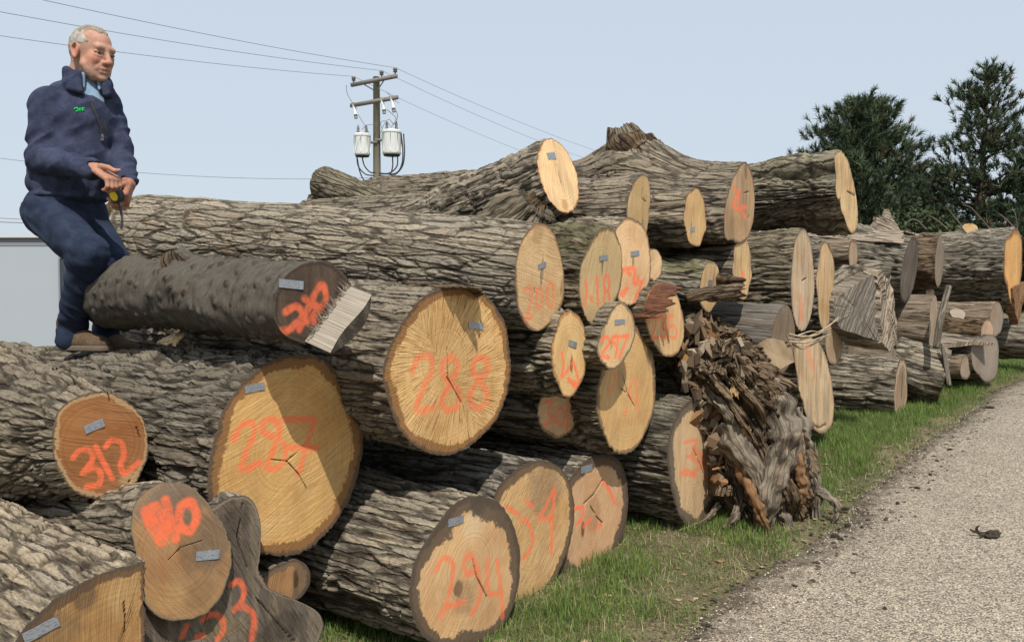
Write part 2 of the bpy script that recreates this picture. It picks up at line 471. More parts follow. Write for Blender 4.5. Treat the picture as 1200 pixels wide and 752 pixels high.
# ================================================================== the log builder
LOGS = {}
def make_log(key, label, u, v, ry, rx, d, L, bark='maple', yaw=None, pitch=0.0, flare=1.0, wob=.035, bend=(0, 0), outline=None,
             tint=(.60, .41, .215), rimc=(.22, .125, .06), rimw=.035, strokes=None, sw=None, tagpx=None, stains_and_shade=(), cracks=(),
             saw=20, tear=0.2, pith=(0, 0), knots=(), moss=0.0, seed=None, clip=None, name='log', cat='log', group='felled logs in the pile',
             step=2.3, amp=1.0, front_rot=0.0, back=True, frontbark=None, build=True, paintk=1.0, weather=None, tone=None, lumpy=.07):
    seed = seed if seed is not None else (sum(ord(c) * (i + 3) for i, c in enumerate(key)) * 13) % 9973
    rs = np.random.default_rng(seed)
    if tone is None: b_ = rs.uniform(-.34, .12); w_ = rs.uniform(-.02, .10); tone = (b_ + w_ * .6, b_, b_ - w_)
    P = at(u, v, d)
    def frame(yw):
        y, p = R_(yw), R_(pitch)
        wv = np.array([math.sin(y) * math.cos(p), math.cos(y) * math.cos(p), math.sin(p)])
        e1 = np.cross(wv, [0, 0, 1.0]); e1 /= np.linalg.norm(e1); e2 = np.cross(e1, wv)
        return wv, e1, e2
    def pxlen(yw):
        wv, e1, e2 = frame(yw); p0 = proj(P)
        return abs((proj(P + .02 * e1) - p0)[0]) / .02, abs((proj(P + .02 * e2) - p0)[1]) / .02
    if yaw is None:
        best = min(np.arange(-66, -33.9, 1.0), key=lambda yw: abs(pxlen(yw)[0] / pxlen(yw)[1] - rx / ry) + .0015 * abs(yw + 50))
        yaw = float(best)
    wv, e1, e2 = frame(yaw); a, b = pxlen(yaw)
    R = ry / b; sx = float(np.clip(rx / a / R, .72, 1.3))
    info = dict(P=P, w=wv, e1=e1, e2=e2, R=R, sx=sx, L=L, yaw=yaw, flare=flare, pitch=pitch)
    LOGS[key] = info
    if not build: return info
    Mx = Matrix(((e1[0], e2[0], -wv[0], P[0]), (e1[1], e2[1], -wv[1], P[1]), (e1[2], e2[2], -wv[2], P[2]), (0, 0, 0, 1)))
    def px2f(uu, vv):
        rr = ray(uu, vv); o = np.array([0, 0, CAMZ])
        t = np.dot(P - o, wv) / np.dot(rr, wv); q = o + rr * t - P
        return np.array([np.dot(q, e1), np.dot(q, e2)])
    info['px2f'] = px2f
    mpp = d / F
    if weather is None: weather = .12 if d < 5 else (.25 if d < 6.2 else .62)
    dt = max(mpp * 1.8, .004); dl = max(mpp * step, .006)
    nt = int(np.clip(2 * np.pi * R * max(1, flare) / dt, 48, 520)); nl = int(np.clip(L / dl, 16, 520))
    if nt * nl > 170000: nl = max(60, 170000 // nt)
    th = np.arange(nt) / nt * 2 * np.pi
    s = np.linspace(0, 1, nl + 1) ** 1.15 * L
    # ---- outline
    if outline is not None:
        pts = np.array([px2f(x, y) for x, y in outline]); ang = np.arctan2(pts[:, 1], pts[:, 0]); rad = np.hypot(pts[:, 0], pts[:, 1])
        o = np.argsort(ang); ro = np.interp(th, ang[o], rad[o], period=2 * np.pi)
        kk = max(3, nt // 40); ker = np.hanning(kk * 2 + 1); ker /= ker.sum()
        ro = np.convolve(np.concatenate([ro[-kk:], ro, ro[:kk]]), ker, 'valid')
    else:
        ro = R / np.sqrt((np.cos(th) / sx) ** 2 + np.sin(th) ** 2)
        for k in (2, 3, 4, 5, 7):
            ro = ro + R * wob * rs.normal() / k ** .55 * np.cos(k * th + rs.uniform(0, 6.3))
    rmean = ro.mean()
    # ---- body
    S, TH = np.meshgrid(s, th, indexing='ij')
    t = S / L
    round_r = rmean / np.sqrt((np.cos(th) / min(1.1, max(.9, sx))) ** 2 + np.sin(th) ** 2)
    mixk = ss(0, .5, t)
    base = ro[None, :] * (1 - mixk) + round_r[None, :] * mixk
    base = base * (1 + (flare - 1) * t)
    p5 = 4
    base = base * (1 + lumpy * pn(S * 1.3 + seed, TH / (2 * np.pi) * p5, p5, seed + 31) * ss(0, .25, t) + .02 * pn(S * 4, TH / (2 * np.pi) * 7, 7, seed + 32))
    for (kt, ks, kr, kh) in knots:          # burls: angle deg, distance, radius, height
        dth = (TH - R_(kt) + np.pi) % (2 * np.pi) - np.pi
        q = (dth * base / kr) ** 2 + ((S - ks) / (kr * 1.3)) ** 2
        base = base + kh * np.exp(-q * 1.6)
    hgt, mask = bark_height(bark, S + rs.uniform(0, 50), TH, rmean, seed)
    hgt = hgt * amp * rs.uniform(.65, 1.1) * min(1.0, .45 + rmean * 1.6) * 1.35 * (.30 + .70 * ss(0, .05, S))
    rr = base + hgt
    X = rr * np.cos(TH); Yv = rr * np.sin(TH); Z = -S.copy()
    Z = Z + (-.004) * (np.abs(pn(S * 0 + 3.3, TH / (2 * np.pi) * 40, 40, seed + 77))) * (S < 1e-6)
    X = X + bend[0] * np.sin(t * np.pi) ; Yv = Yv + bend[1] * np.sin(t * np.pi)
    if back:                               # round the far end in a little
        kx = ss(1.0, .985, t); X *= (.9 + .1 * kx); Yv *= (.9 + .1 * kx)
    if clip is not None:                   # split off along a plane  x*cx + y*cy <= c
        cx, cy, cc = clip
        dd = X * cx + Yv * cy - cc - .012 * pn(S * 1.5, TH * 9, None, seed + 5) - .006 * pn(S * 2, TH * 60, None, seed + 6)
        ov = np.maximum(dd, 0); X -= ov * cx; Yv -= ov * cy
        cutm = (dd > 0)
    V = np.stack([X, Yv, Z], -1).reshape(-1, 3)
    # moss lives on the upper side
    up = np.sin(TH)
    mossv = moss * ss(.1, .85, up + .35 * pn(S * 2.2, TH * 2, None, seed + 8))
    att = {'bu': np.stack([S + seed % 97, TH * rmean, np.zeros_like(S)], -1).reshape(-1, 3),
           'bh': mask.ravel(), 'moss': mossv.ravel(), 'tone': np.tile(tone, (S.size, 1))}
    root = empty(name, mat=Mx); tag(root, label, cat, group)
    Qs = [grid_quads(nl + 1, nt, True)]
    if back:                               # far end cap
        cidx = len(V); V = np.vstack([V, [[V[-nt:, 0].mean(), V[-nt:, 1].mean(), -L + .0]]])
        for kx in att: att[kx] = np.concatenate([att[kx], att[kx][-1:]])
        jj = np.arange(nt); base_i = nl * nt
        Qs.append(np.stack([np.full(nt, cidx), base_i + (jj + 1) % nt, base_i + jj], -1))
    bk = mesh_np('bark', V, Qs, M[frontbark or bark], None, True, att); bk.parent = root
    info['root'] = root; root['tone'] = [float(x) for x in tone]
    # ---- cut face
    ring = np.stack([X[0], Yv[0]], -1); rl = np.hypot(ring[:, 0], ring[:, 1])
    NR = int(np.clip(rmean / max(mpp * 1.5, .004), 14, 80))
    rho = np.linspace(0, 1, NR + 1)[1:]
    cx0 = ring.mean(0)
    G = cx0 + (ring - cx0)[None] * rho[:, None, None]
    fx = np.concatenate([[cx0[0]], G[..., 0].ravel()]); fy = np.concatenate([[cx0[1]], G[..., 1].ravel()])
    rhoF = np.concatenate([[0], np.repeat(rho, nt)])
    fxy = np.stack([fx, fy], -1)
    edge = np.concatenate([[rmean], (np.hypot(*(ring - cx0).T)[None] * (1 - rho)[:, None]).ravel()])
    # wobble of the rim width
    angF = np.arctan2(fy, fx)
    rwv = rimw * (1 + .95 * pn(angF * 1.5 + 11, angF * 0 + .5, None, seed + 51) + .25 * pn(angF * 5, angF * 0 + .5, None, seed + 52))
    col = np.ones((len(fx), 4)); col[:, :3] = np.minimum(np.array(tint) * np.array([1.08, 1.07, 1.12]), .8)[None]
    if weather:                            # long grey streaks of weathering down the end grain
        stv = pn(fx * 26 + seed, fy * 2.2, None, seed + 70) + .6 * pn(fx * 60, fy * 6, None, seed + 71) + .5 * pn(fx * 5, fy * 3, None, seed + 72)
        kk_ = (weather * ss(-.15, .45, stv))[:, None]; col[:, :3] = col[:, :3] * (1 - kk_) + np.array([.29, .24, .17]) * kk_
    sc_ = 1 / max(R, .05)
    lowf = pn(fx * 2.2 * sc_ * .5 + seed, fy * 2.2 * sc_ * .5, None, seed + 60)
    col[:, :3] *= (1 + .22 * lowf)[:, None]
    px_, py_ = pith[0] * R, pith[1] * R
    for (su, sv, sr, sry, scol, sk) in stains_and_shade:       # in photo pixels
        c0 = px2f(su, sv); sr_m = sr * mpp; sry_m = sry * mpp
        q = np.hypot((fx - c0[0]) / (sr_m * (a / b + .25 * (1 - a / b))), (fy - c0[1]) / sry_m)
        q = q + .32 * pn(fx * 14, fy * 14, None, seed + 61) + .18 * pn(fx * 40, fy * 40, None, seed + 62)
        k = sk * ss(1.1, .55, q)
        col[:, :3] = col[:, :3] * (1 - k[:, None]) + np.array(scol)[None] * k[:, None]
    paint = np.zeros(len(fx)); crack = np.zeros(len(fx)); dz = np.zeros(len(fx))
    def seg_d(a_, b_):
        ab = b_ - a_; l2 = max(1e-9, ab @ ab); q = np.clip(((fxy - a_) @ ab) / l2, 0, 1)
        return np.hypot(*(fxy - a_ - q[:, None] * ab).T)
    swm = (sw or ry * .085) * mpp
    jit = .35 * pn(fx * 22, fy * 22, None, seed + 63)
    for st in (strokes or []):
        pt = np.array([px2f(x, y) for x, y in st])
        if len(pt) > 3: pt = spline(np.c_[pt, np.zeros(len(pt))], len(pt) * 3)[:, :2]
        dm = np.min([seg_d(pt[i], pt[i + 1]) for i in range(len(pt) - 1)], axis=0)
        paint = np.maximum(paint, ss(1.25, .5, dm / swm + jit))
    paint *= paintk
    for ck in cracks:
        pt = np.array([px2f(x, y) for x, y in ck[1]])
        wj = ck[0] * mpp
        for i in range(len(pt) - 1):
            dm = seg_d(pt[i], pt[i + 1]) + .35 * wj * pn(fx * 30, fy * 30, None, seed + 64)
            k = .85 * ss(1.0, .35, dm / max(wj * .62, rmean / NR * .50)); crack = np.maximum(crack, k)
    dz -= crack * .012
    dz += .0025 * pn(fx * 3 * sc_ * .4, fy * 3 * sc_ * .4, None, seed + 65) * (1 - rhoF ** 8)
    dz[1 + (NR - 1) * nt:] = Z[0]
    if isinstance(saw, str):
        r0 = np.hypot(fx - px_, fy - py_); sawv = np.stack([r0, np.arctan2(fy - py_, fx - px_) * .22, 0 * r0], -1)
        # tear lines that fan out but lean to one side
        if saw == 'fan': 
            a_ = R_(38); q1 = fx * math.cos(a_) + fy * math.sin(a_); q2 = -fx * math.sin(a_) + fy * math.cos(a_)
            sawv = np.stack([r0, np.arctan2(q2, np.abs(q1) + .10) * .24, np.sign(q1)], -1)
    else:
        a_ = R_(saw); sawv = np.stack([fx * math.cos(a_) + fy * math.sin(a_), -fx * math.sin(a_) + fy * math.cos(a_) + .03 * pn(fx * 4, fy * 4, None, seed + 9), 0 * fx], -1)
    FV = np.stack([fx, fy, dz], -1)
    jj = np.arange(nt)
    tri = np.stack([np.zeros(nt, int), 1 + jj, 1 + (jj + 1) % nt], -1)
    fq = grid_quads(NR, nt, True) + 1
    ones = np.ones(len(fx))
    rc = np.ones((len(fx), 4)); rc[:, :3] = np.array(rimc)
    face = mesh_np('cut_face', FV, [fq, tri], M['wood'], root, True,
                   {'fc': np.stack([fx + seed % 31, fy, 0 * fx], -1), 'saw': sawv + np.array([seed % 13, seed % 7, 0]), 'tint': col,
                    'rr': np.hypot(fx - px_, fy - py_), 'rim': np.clip(edge / np.maximum(rwv, .004), 0, 2), 'rimc': rc,
                    'paint': paint, 'crack': crack, 'tear': ones * tear})
    # ---- metal tag stapled on
    if tagpx:
        tu, tv, twp, thp, trot = tagpx
        c0 = px2f(tu, tv)
        ax = px2f(tu + twp / 2 * math.cos(R_(trot)), tv - twp / 2 * math.sin(R_(trot))) - px2f(tu - twp / 2 * math.cos(R_(trot)), tv + twp / 2 * math.sin(R_(trot)))
        ay = px2f(tu, tv - thp / 2) - px2f(tu, tv + thp / 2)
        w_, h_ = np.linalg.norm(ax), np.linalg.norm(ay); ax /= w_
        ay = np.array([-ax[1], ax[0]])
        n1, n2 = 10, 4
        gx, gy = np.meshgrid(np.linspace(-.5, .5, n1), np.linspace(-.5, .5, n2), indexing='ij')
        zz = .0025 + .002 * rs.uniform(-1, 1) * gx + .0010 * np.sin(gx * 7 + rs.uniform(0, 6)) 
        xy = c0 + gx[..., None] * w_ * ax + gy[..., None] * h_ * ay
        Vt = np.concatenate([np.concatenate([xy, (zz + .0012)[..., None]], -1).reshape(-1, 3), np.concatenate([xy, (zz - .0008)[..., None]], -1).reshape(-1, 3)])
        q = grid_quads(n1, n2, False); m_ = n1 * n2
        sides = []
        border = [(i, 0) for i in range(n1)] + [(n1 - 1, j) for j in range(1, n2)] + [(i, n2 - 1) for i in range(n1 - 2, -1, -1)] + [(0, j) for j in range(n2 - 2, 0, -1)]
        bi = [i * n2 + j for i, j in border]
        for k in range(len(bi)):
            k2 = (k + 1) % len(bi); sides.append([bi[k], m_ + bi[k], m_ + bi[k2], bi[k2]])
        o = mesh_np('tag', Vt, [np.array(q), np.array(q)[:, ::-1] + m_, np.array(sides)], M['tag'], root, False)
        info['tag'] = (c0, w_, h_, ax, ay)
    return info
# ================================================================== the logs, near to far
def C(ox, oy, s, pts): return [(ox + x / s, oy + y / s) for x, y in pts]
DARK = (.085, .075, .065); GREY = (.17, .145, .115)

# ---- lower left
make_log('split', 'huge split log at the lower left corner with metal strip on its end', 150, 835, 172, 165, 2.5, 2.0, 'maple', yaw=-47,
         tint=(.36, .215, .085), rimc=(.10, .06, .035), rimw=.028, saw=82, tear=.25, wob=.01, clip=(1, 0, .055), step=2.0, amp=1.3,
         stains_and_shade=[(60, 740, 40, 30, (.17, .115, .06), .5), (100, 700, 16, 18, (.12, .08, .05), .7), (150, 690, 30, 40, (.50, .33, .15), .6)],
         cracks=[(2.0, [(145, 705), (147, 722), (146, 740)])], tagpx=(48, 737, 46, 13, 28))
make_log('n310', 'medium log end painted 310, grey above and tan below, beside a dark slab', 209, 647, 82, 62, 3.0, 1.1, 'maple', yaw=-50, pitch=-6,
         outline=C(130, 550, 3.723, [(85, 220), (105, 140), (150, 90), (230, 55), (310, 60), (390, 110), (450, 180), (500, 270), (525, 370), (515, 470), (480, 560), (430, 620), (360, 650), (280, 663), (200, 640), (150, 590), (130, 480), (110, 350), (90, 280)]),
         tint=(.35, .205, .092), rimc=(.22, .17, .11), rimw=.008, saw=128, tear=.22, step=2.0,
         stains_and_shade=[(205, 590, 62, 34, (.20, .16, .12), .85), (250, 630, 30, 50, (.17, .125, .085), .75), (225, 640, 22, 40, (.15, .105, .07), .5), (190, 700, 40, 22, (.46, .29, .13), .6), (235, 695, 26, 20, (.23, .14, .07), .5)],
         strokes=crop(130, 550, 3.723, [[(150, 180), (195, 160), (235, 230), (240, 290), (215, 310), (170, 225), (150, 185)], [(175, 190), (220, 280)], [(240, 135), (255, 200), (285, 300)], ell(335, 205, 38, 62)]), sw=6.5,
         cracks=[(1.2, [(198, 655), (212, 641), (237, 633)])], tagpx=(243, 650, 27, 11, 6))
make_log('n312', 'small log with red brown end painted 312, against the big 287 log', 117, 520, 62, 57, 3.2, 1.4, 'maple', yaw=-50, pitch=-2, flare=2.1,
         outline=C(0, 430, 3.96, [(247, 300), (260, 230), (300, 180), (370, 135), (440, 112), (520, 120), (590, 160), (650, 220), (680, 300), (688, 400), (660, 480), (620, 560), (540, 595), (440, 608), (360, 580), (300, 520), (262, 450), (245, 370)]),
         tint=(.30, .128, .046), rimc=(.44, .29, .15), rimw=.022, saw=-18, tear=.12, step=2.0,
         stains_and_shade=[(152, 560, 14, 12, (.50, .36, .19), .8), (90, 505, 30, 35, (.36, .17, .06), .5), (140, 480, 26, 22, (.36, .19, .085), .5)],
         strokes=crop(0, 430, 3.96, [[(340, 420), (370, 385), (415, 385), (430, 430), (385, 490)], [(385, 490), (440, 465), (470, 500), (455, 545), (400, 555)], [(445, 370), (520, 515)], [(490, 370), (520, 340), (565, 355), (575, 410), (560, 450), (580, 495), (645, 440)]]), sw=3.9,
         cracks=[(2.2, [(112, 459), (126, 459), (136, 461)]), (1.4, [(126, 460), (129, 470)]), (1.4, [(160, 500), (165, 512)]), (1.3, [(151, 565), (158, 552)])], tagpx=(110, 499, 24, 10, 22))
make_log('n287', 'big log with a wide pale end painted 287, the one the man stands on', 335, 532, 118, 88, 3.5, 4.6, 'maple', yaw=-52, pitch=-1.3,
         outline=C(220, 400, 2.89, [(70, 470), (80, 380), (110, 270), (160, 170), (240, 90), (330, 50), (430, 52), (500, 90), (560, 160), (590, 250), (594, 350), (577, 450), (540, 550), (480, 635), (400, 705), (330, 725), (260, 715), (170, 670), (110, 600), (75, 540)]),
         tint=(.60, .37, .135), rimc=(.20, .092, .035), rimw=.055, saw=24, tear=.18, step=1.9,
         strokes=crop(220, 400, 2.89, [[(155, 330), (180, 285), (215, 275), (225, 310), (180, 430), (245, 410)], [(290, 260), (255, 275), (262, 312), (320, 335), (330, 395), (300, 430), (268, 425), (285, 380), (312, 300), (290, 260)], [(320, 265), (430, 262), (375, 445)], [(345, 360), (440, 360)]]), sw=4.6, paintk=.85,
         cracks=[(1.3, [(336, 540), (350, 555), (360, 573)]), (1.1, [(318, 538), (336, 540), (348, 530)])],
         stains_and_shade=[(310, 620, 60, 14, (.66, .46, .22), .35), (265, 640, 8, 6, (.12, .07, .04), .8)], tagpx=(298, 454, 23, 9, 12))
make_log('n302', 'dark log with black end and torn pale wedge, resting on the 287 log', 365, 352, 50, 46, 3.3, 1.66, 'cherry', yaw=-50, pitch=0, flare=.92,
         outline=C(90, 290, 3.333, [(768, 250), (775, 200), (790, 150), (850, 85), (920, 60), (1000, 65), (1050, 110), (1085, 180), (1070, 260), (1010, 330), (930, 375), (850, 360), (795, 325)]),
         tint=(.075, .052, .036), rimc=(.05, .035, .025), rimw=.02, saw='radial', tear=.1, step=1.8,
         strokes=crop(90, 290, 3.333, [[(815, 250), (860, 230), (880, 270), (830, 320), (800, 325)], [(870, 320), (930, 180), (960, 150), (970, 210), (900, 290)], [(890, 200), (950, 240), (925, 290)]]), sw=5.2, paintk=.8,
         stains_and_shade=[(375, 335, 14, 12, (.17, .085, .05), .6)], tagpx=(341, 333, 28, 10, -6), knots=[(80, 1.05, .07, .05), (120, .35, .08, .03), (40, .62, .07, .025), (160, .8, .09, .035), (200, .5, .08, .03), (100, 1.4, .09, .035), (330, .7, .08, .03)], lumpy=.16, bend=(.02, .02))
make_log('n288', 'big log with an egg shaped pale end painted 288 and streaked with saw tears', 523, 433, 98, 74, 3.82, 2.3, 'maple', yaw=-50, pitch=2,
         outline=C(420, 320, 3.42, [(95, 420), (110, 330), (150, 250), (200, 160), (250, 100), (320, 62), (400, 52), (480, 70), (540, 120), (588, 200), (605, 300), (610, 400), (592, 490), (557, 580), (492, 652), (420, 708), (330, 732), (250, 702), (180, 642), (138, 570), (112, 490)]),
         tint=(.64, .42, .175), rimc=(.22, .10, .036), rimw=.045, saw='fan', tear=.85, step=1.9, pith=(-.05, .1),
         strokes=crop(420, 320, 3.42, [[(215, 392), (240, 342), (290, 335), (295, 385), (255, 470), (232, 550), (297, 538)], [(365, 333), (335, 370), (350, 420), (400, 470), (400, 530), (360, 550), (332, 510), (370, 440), (400, 370), (365, 333)], [(485, 432), (455, 385), (475, 340), (515, 350), (515, 395), (470, 440), (445, 500), (475, 540), (515, 515), (510, 470), (485, 432)]]), sw=5, paintk=.75,
         cracks=[(1.4, [(525, 443), (533, 458), (541, 472)]), (.9, [(524, 408), (525, 443)]), (2.0, [(524, 441), (527, 447)])], tagpx=(557.5, 381.5, 17.5, 7.5, -5))
# ---- lower row on the grass
make_log('slab', 'dark weathered grey log with a lumpy outline and orange marks, beneath the 310 log', 262, 700, 95, 90, 3.16, .8, 'oldgrey', yaw=-46,
         outline=[(215, 640), (235, 605), (262, 585), (282, 581), (298, 585), (304, 605), (305, 640), (302, 668), (313, 688), (330, 700), (352, 706), (372, 712), (381, 722), (376, 745), (360, 775), (300, 800), (230, 800), (180, 790), (165, 750), (165, 700), (190, 660)],
         tint=(.13, .108, .082), rimc=(.24, .20, .15), rimw=.014, saw=120, tear=.8, weather=.5,
         cracks=[(1.6, [(285, 590), (278, 630), (290, 665)]), (1.4, [(300, 700), (330, 735), (345, 750)]), (1.2, [(250, 690), (240, 730)])],
         strokes=crop(130, 550, 3.723, [[(525, 500), (560, 485), (580, 530), (565, 580), (535, 615)], [(540, 605), (590, 600), (625, 650), (615, 740)], [(400, 655), (440, 630), (485, 650), (490, 700), (465, 740)], [(330, 680), (310, 730)], [(375, 730), (400, 720)]]), sw=4.2, paintk=.9,
         stains_and_shade=[(262, 735, 30, 16, (.24, .18, .09), .5), (330, 735, 40, 22, (.07, .058, .045), .7), (275, 610, 20, 22, (.08, .065, .05), .6), (300, 675, 14, 18, (.20, .165, .12), .6)])
make_log('chunk', 'little split log end in the shaded gap under the 287 log', 336, 683, 26, 32, 3.5, .7, 'oldgrey', yaw=-48,
         tint=(.36, .20, .085), rimc=(.16, .11, .07), rimw=.05, saw=85, tear=.2, stains_and_shade=[(347, 682, 5, 22, (.05, .03, .02), .9), (322, 665, 10, 10, (.20, .15, .09), .7)])
make_log('n294', 'large log on the grass with tan end painted 294 and dark bark rim', 546, 667, 85, 62, 3.75, 2.6, 'oldgrey', yaw=-52,
         outline=C(470, 560, 3.92, [(42, 480), (58, 400), (100, 310), (160, 220), (230, 130), (300, 88), (380, 85), (445, 110), (495, 170), (532, 260), (547, 350), (547, 450), (525, 560), (480, 660), (430, 735), (330, 775), (200, 775), (115, 745), (62, 650), (40, 560)]),
         tint=(.60, .39, .19), rimc=(.06, .048, .038), rimw=.085, saw=52, tear=.2, step=1.9, pith=(.1, 0),
         strokes=crop(470, 560, 3.92, [[(160, 425), (185, 370), (228, 378), (240, 430), (215, 560), (178, 640), (215, 590), (292, 570)], [(338, 380), (312, 348), (288, 390), (300, 438), (328, 432), (340, 385)], [(340, 380), (362, 470), (358, 560), (325, 622)], [(395, 375), (397, 440), (402, 525), (462, 528)], [(440, 380), (462, 540), (466, 640)]]), sw=3.9, paintk=.8,
         cracks=[(1.9, [(554, 655), (559, 676), (571, 699)])],
         stains_and_shade=[(537, 690, 13, 11, (.13, .075, .045), .8), (545, 700, 26, 22, (.33, .19, .10), .45), (560, 592, 26, 16, (.16, .14, .12), .7), (553, 615, 26, 20, (.68, .53, .33), .6)], tagpx=(534, 610, 19, 9, 18))
make_log('n291', 'log beside the 294 log with a half shaded tan end full of slanting saw marks', 624, 633, 92, 50, 4.4, 3.4, 'oldgrey', yaw=-49,
         outline=[(571, 655), (572, 610), (582, 573), (600, 553), (625, 540), (648, 542), (666, 558), (673, 590), (671, 622), (660, 657), (641, 692), (618, 716), (597, 728), (584, 722), (575, 695)],
         tint=(.58, .38, .17), rimc=(.09, .062, .04), rimw=.05, saw=48, tear=.7,
         strokes=crop(470, 560, 3.92, [[(700, 60), (665, 130), (632, 190), (690, 180)], [(708, 50), (695, 180), (690, 345)], [(575, 105), (605, 130)], [(485, 130), (540, 165)], [(550, 200), (575, 190), (605, 270), (590, 330), (560, 370)]]), sw=3.2, paintk=.85,
         stains_and_shade=[(640, 570, 50, 40, (.30, .22, .14), .55)])  # top half: grey-brown stain with the overhanging log's shade painted in
make_log('n292', 'log on the grass with a cracked pinkish tan end and thick black rim', 696, 606, 76, 41, 4.9, 3.2, 'oldgrey', yaw=-50,
         outline=[(652, 640), (655, 600), (663, 568), (680, 545), (700, 533), (716, 532), (729, 545), (736, 575), (734, 610), (723, 645), (705, 668), (686, 681), (668, 680), (656, 668)],
         tint=(.60, .38, .205), rimc=(.055, .045, .036), rimw=.085, saw=60, tear=.25,
         strokes=crop(470, 560, 3.92, [[(800, 140), (835, 135), (830, 185), (810, 210)], [(840, 220), (870, 190)], [(928, 15), (960, 60), (982, 115)], [(900, 230), (920, 210)]]), sw=3.0,
         cracks=[(1.7, [(684, 590), (695, 580), (706, 562)]), (1.5, [(692, 593), (700, 606), (706, 612)])],
         stains_and_shade=[(683, 620, 6, 11, (.15, .05, .025), .85), (695, 600, 24, 26, (.42, .22, .11), .5)], tagpx=(687, 549, 14, 8, 15))
make_log('n290', 'leaning oval log end painted 290 in the bottom row, left of the root stump', 815, 543, 78, 32, 5.4, 3.2, 'furrow', yaw=-52,
         outline=C(560, 360, 2.687, [(597, 450), (604, 390), (640, 318), (690, 285), (742, 318), (772, 400), (770, 500), (747, 600), (710, 670), (680, 699), (648, 672), (618, 600), (601, 520)]),
         tint=(.62, .44, .24), rimc=(.09, .075, .06), rimw=.075, saw=70, tear=.2,
         strokes=crop(560, 360, 2.687, [[(640, 530), (655, 510), (690, 530), (640, 520)], [(650, 425), (690, 420), (670, 470), (705, 500), (650, 530)], [(675, 440), (710, 470), (690, 510)], ell(728, 500, 14, 42), [(660, 470), (700, 460), (720, 540)]]), sw=2.6, paintk=.75,
         cracks=[(1.0, [(812, 525), (819, 540), (825, 555)])], stains_and_shade=[(816, 475, 18, 13, (.22, .19, .16), .8)], tagpx=(818, 481, 8, 5, 25))
# ---- second row
make_log('n16', 'small log with bright oval end and ragged bark edge beside the 288 log', 668, 414, 50, 21, 4.45, 3.0, 'furrow', yaw=-50,
         tint=(.68, .46, .20), rimc=(.40, .20, .075), rimw=.02, saw=70, tear=.2,
         strokes=crop(620, 350, 3.956, [[(150, 250), (160, 300), (150, 360), (170, 340)], [(205, 290), (180, 330), (160, 350)], [(205, 290), (230, 390), (180, 370), (215, 410)]]), sw=2.6,
         cracks=[(1.8, [(669, 424), (669, 434)])], stains_and_shade=[(670, 427, 4, 14, (.10, .06, .035), .8)], tagpx=(671, 403, 10, 7, -20))
make_log('n301', 'shaded log end painted 301, tucked beneath the small bright log', 655, 482, 31, 25, 4.75, 1.5, 'furrow', yaw=-50,
         tint=(.60, .40, .21), rimc=(.25, .14, .07), rimw=.018, saw=20, strokes=crop(620, 350, 3.956, [[(75, 480), (110, 475), (85, 520), (112, 560), (70, 582)], ell(145, 545, 20, 38), [(185, 475), (175, 605)]]), sw=2.2, paintk=.9)
make_log('n297', 'pear shaped log end painted 297, overhanging a larger partly shaded log', 721, 391, 42, 22, 4.6, 2.6, 'furrow', yaw=-48,
         outline=C(620, 350, 3.956, [(312, 240), (325, 185), (360, 110), (395, 40), (430, 12), (460, 35), (488, 90), (495, 150), (480, 210), (450, 270), (410, 320), (385, 330), (345, 300), (318, 265)]),
         tint=(.62, .44, .22), rimc=(.22, .16, .10), rimw=.016, saw=65, tear=.15,
         strokes=crop(620, 350, 3.956, [[(335, 190), (362, 178), (372, 205), (335, 262), (372, 272)], [(410, 215), (385, 200), (392, 175), (412, 185), (400, 270)], [(420, 175), (460, 170), (418, 275)]]), sw=2.6, tagpx=(726, 377, 12, 6, 5),
         stains_and_shade=[(704, 385, 14, 22, (.34, .25, .16), .7)], cracks=[(1.2, [(716, 400), (717, 408)])])
make_log('n29b', 'large oval log end half in shadow, directly below the 297 log', 736, 456, 77, 34, 4.95, 3.4, 'furrow', yaw=-50,
         tint=(.60, .39, .165), rimc=(.20, .13, .07), rimw=.035, saw=75, tear=.2, wob=.02,
         strokes=crop(620, 350, 3.956, [[(395, 340), (400, 390), (370, 430)], [(485, 370), (460, 440), (500, 480)], [(500, 370), (505, 520)], [(450, 510), (440, 540)]]), sw=2.6, paintk=.6,
         cracks=[(1.3, [(730, 440), (736, 462), (744, 476)]), (1.2, [(728, 455), (735, 461)])],
         stains_and_shade=[(762, 398, 12, 34, (.15, .125, .10), .75), (727, 445, 16, 20, (.36, .24, .14), .5)])
make_log('n235', 'log end painted 235 with a torn flap of red brown bark over its top', 778, 374, 45, 24, 5.15, 3.0, 'furrow', yaw=-50,
         outline=C(740, 290, 5.786, [(85, 440), (100, 330), (150, 250), (220, 232), (270, 255), (310, 320), (335, 400), (360, 510), (355, 620), (320, 710), (260, 745), (200, 720), (150, 640), (105, 540)]),
         tint=(.64, .43, .20), rimc=(.30, .19, .09), rimw=.02, saw=75, tear=.15,
         strokes=crop(740, 290, 5.786, digs('235', 122, 465, 52, 150, 12, -.15)), sw=2.3, tagpx=(778, 352, 8, 5, 5), cracks=[(1.3, [(777, 378), (778, 388)])],
         stains_and_shade=[(783, 385, 5, 26, (.23, .16, .09), .6)])
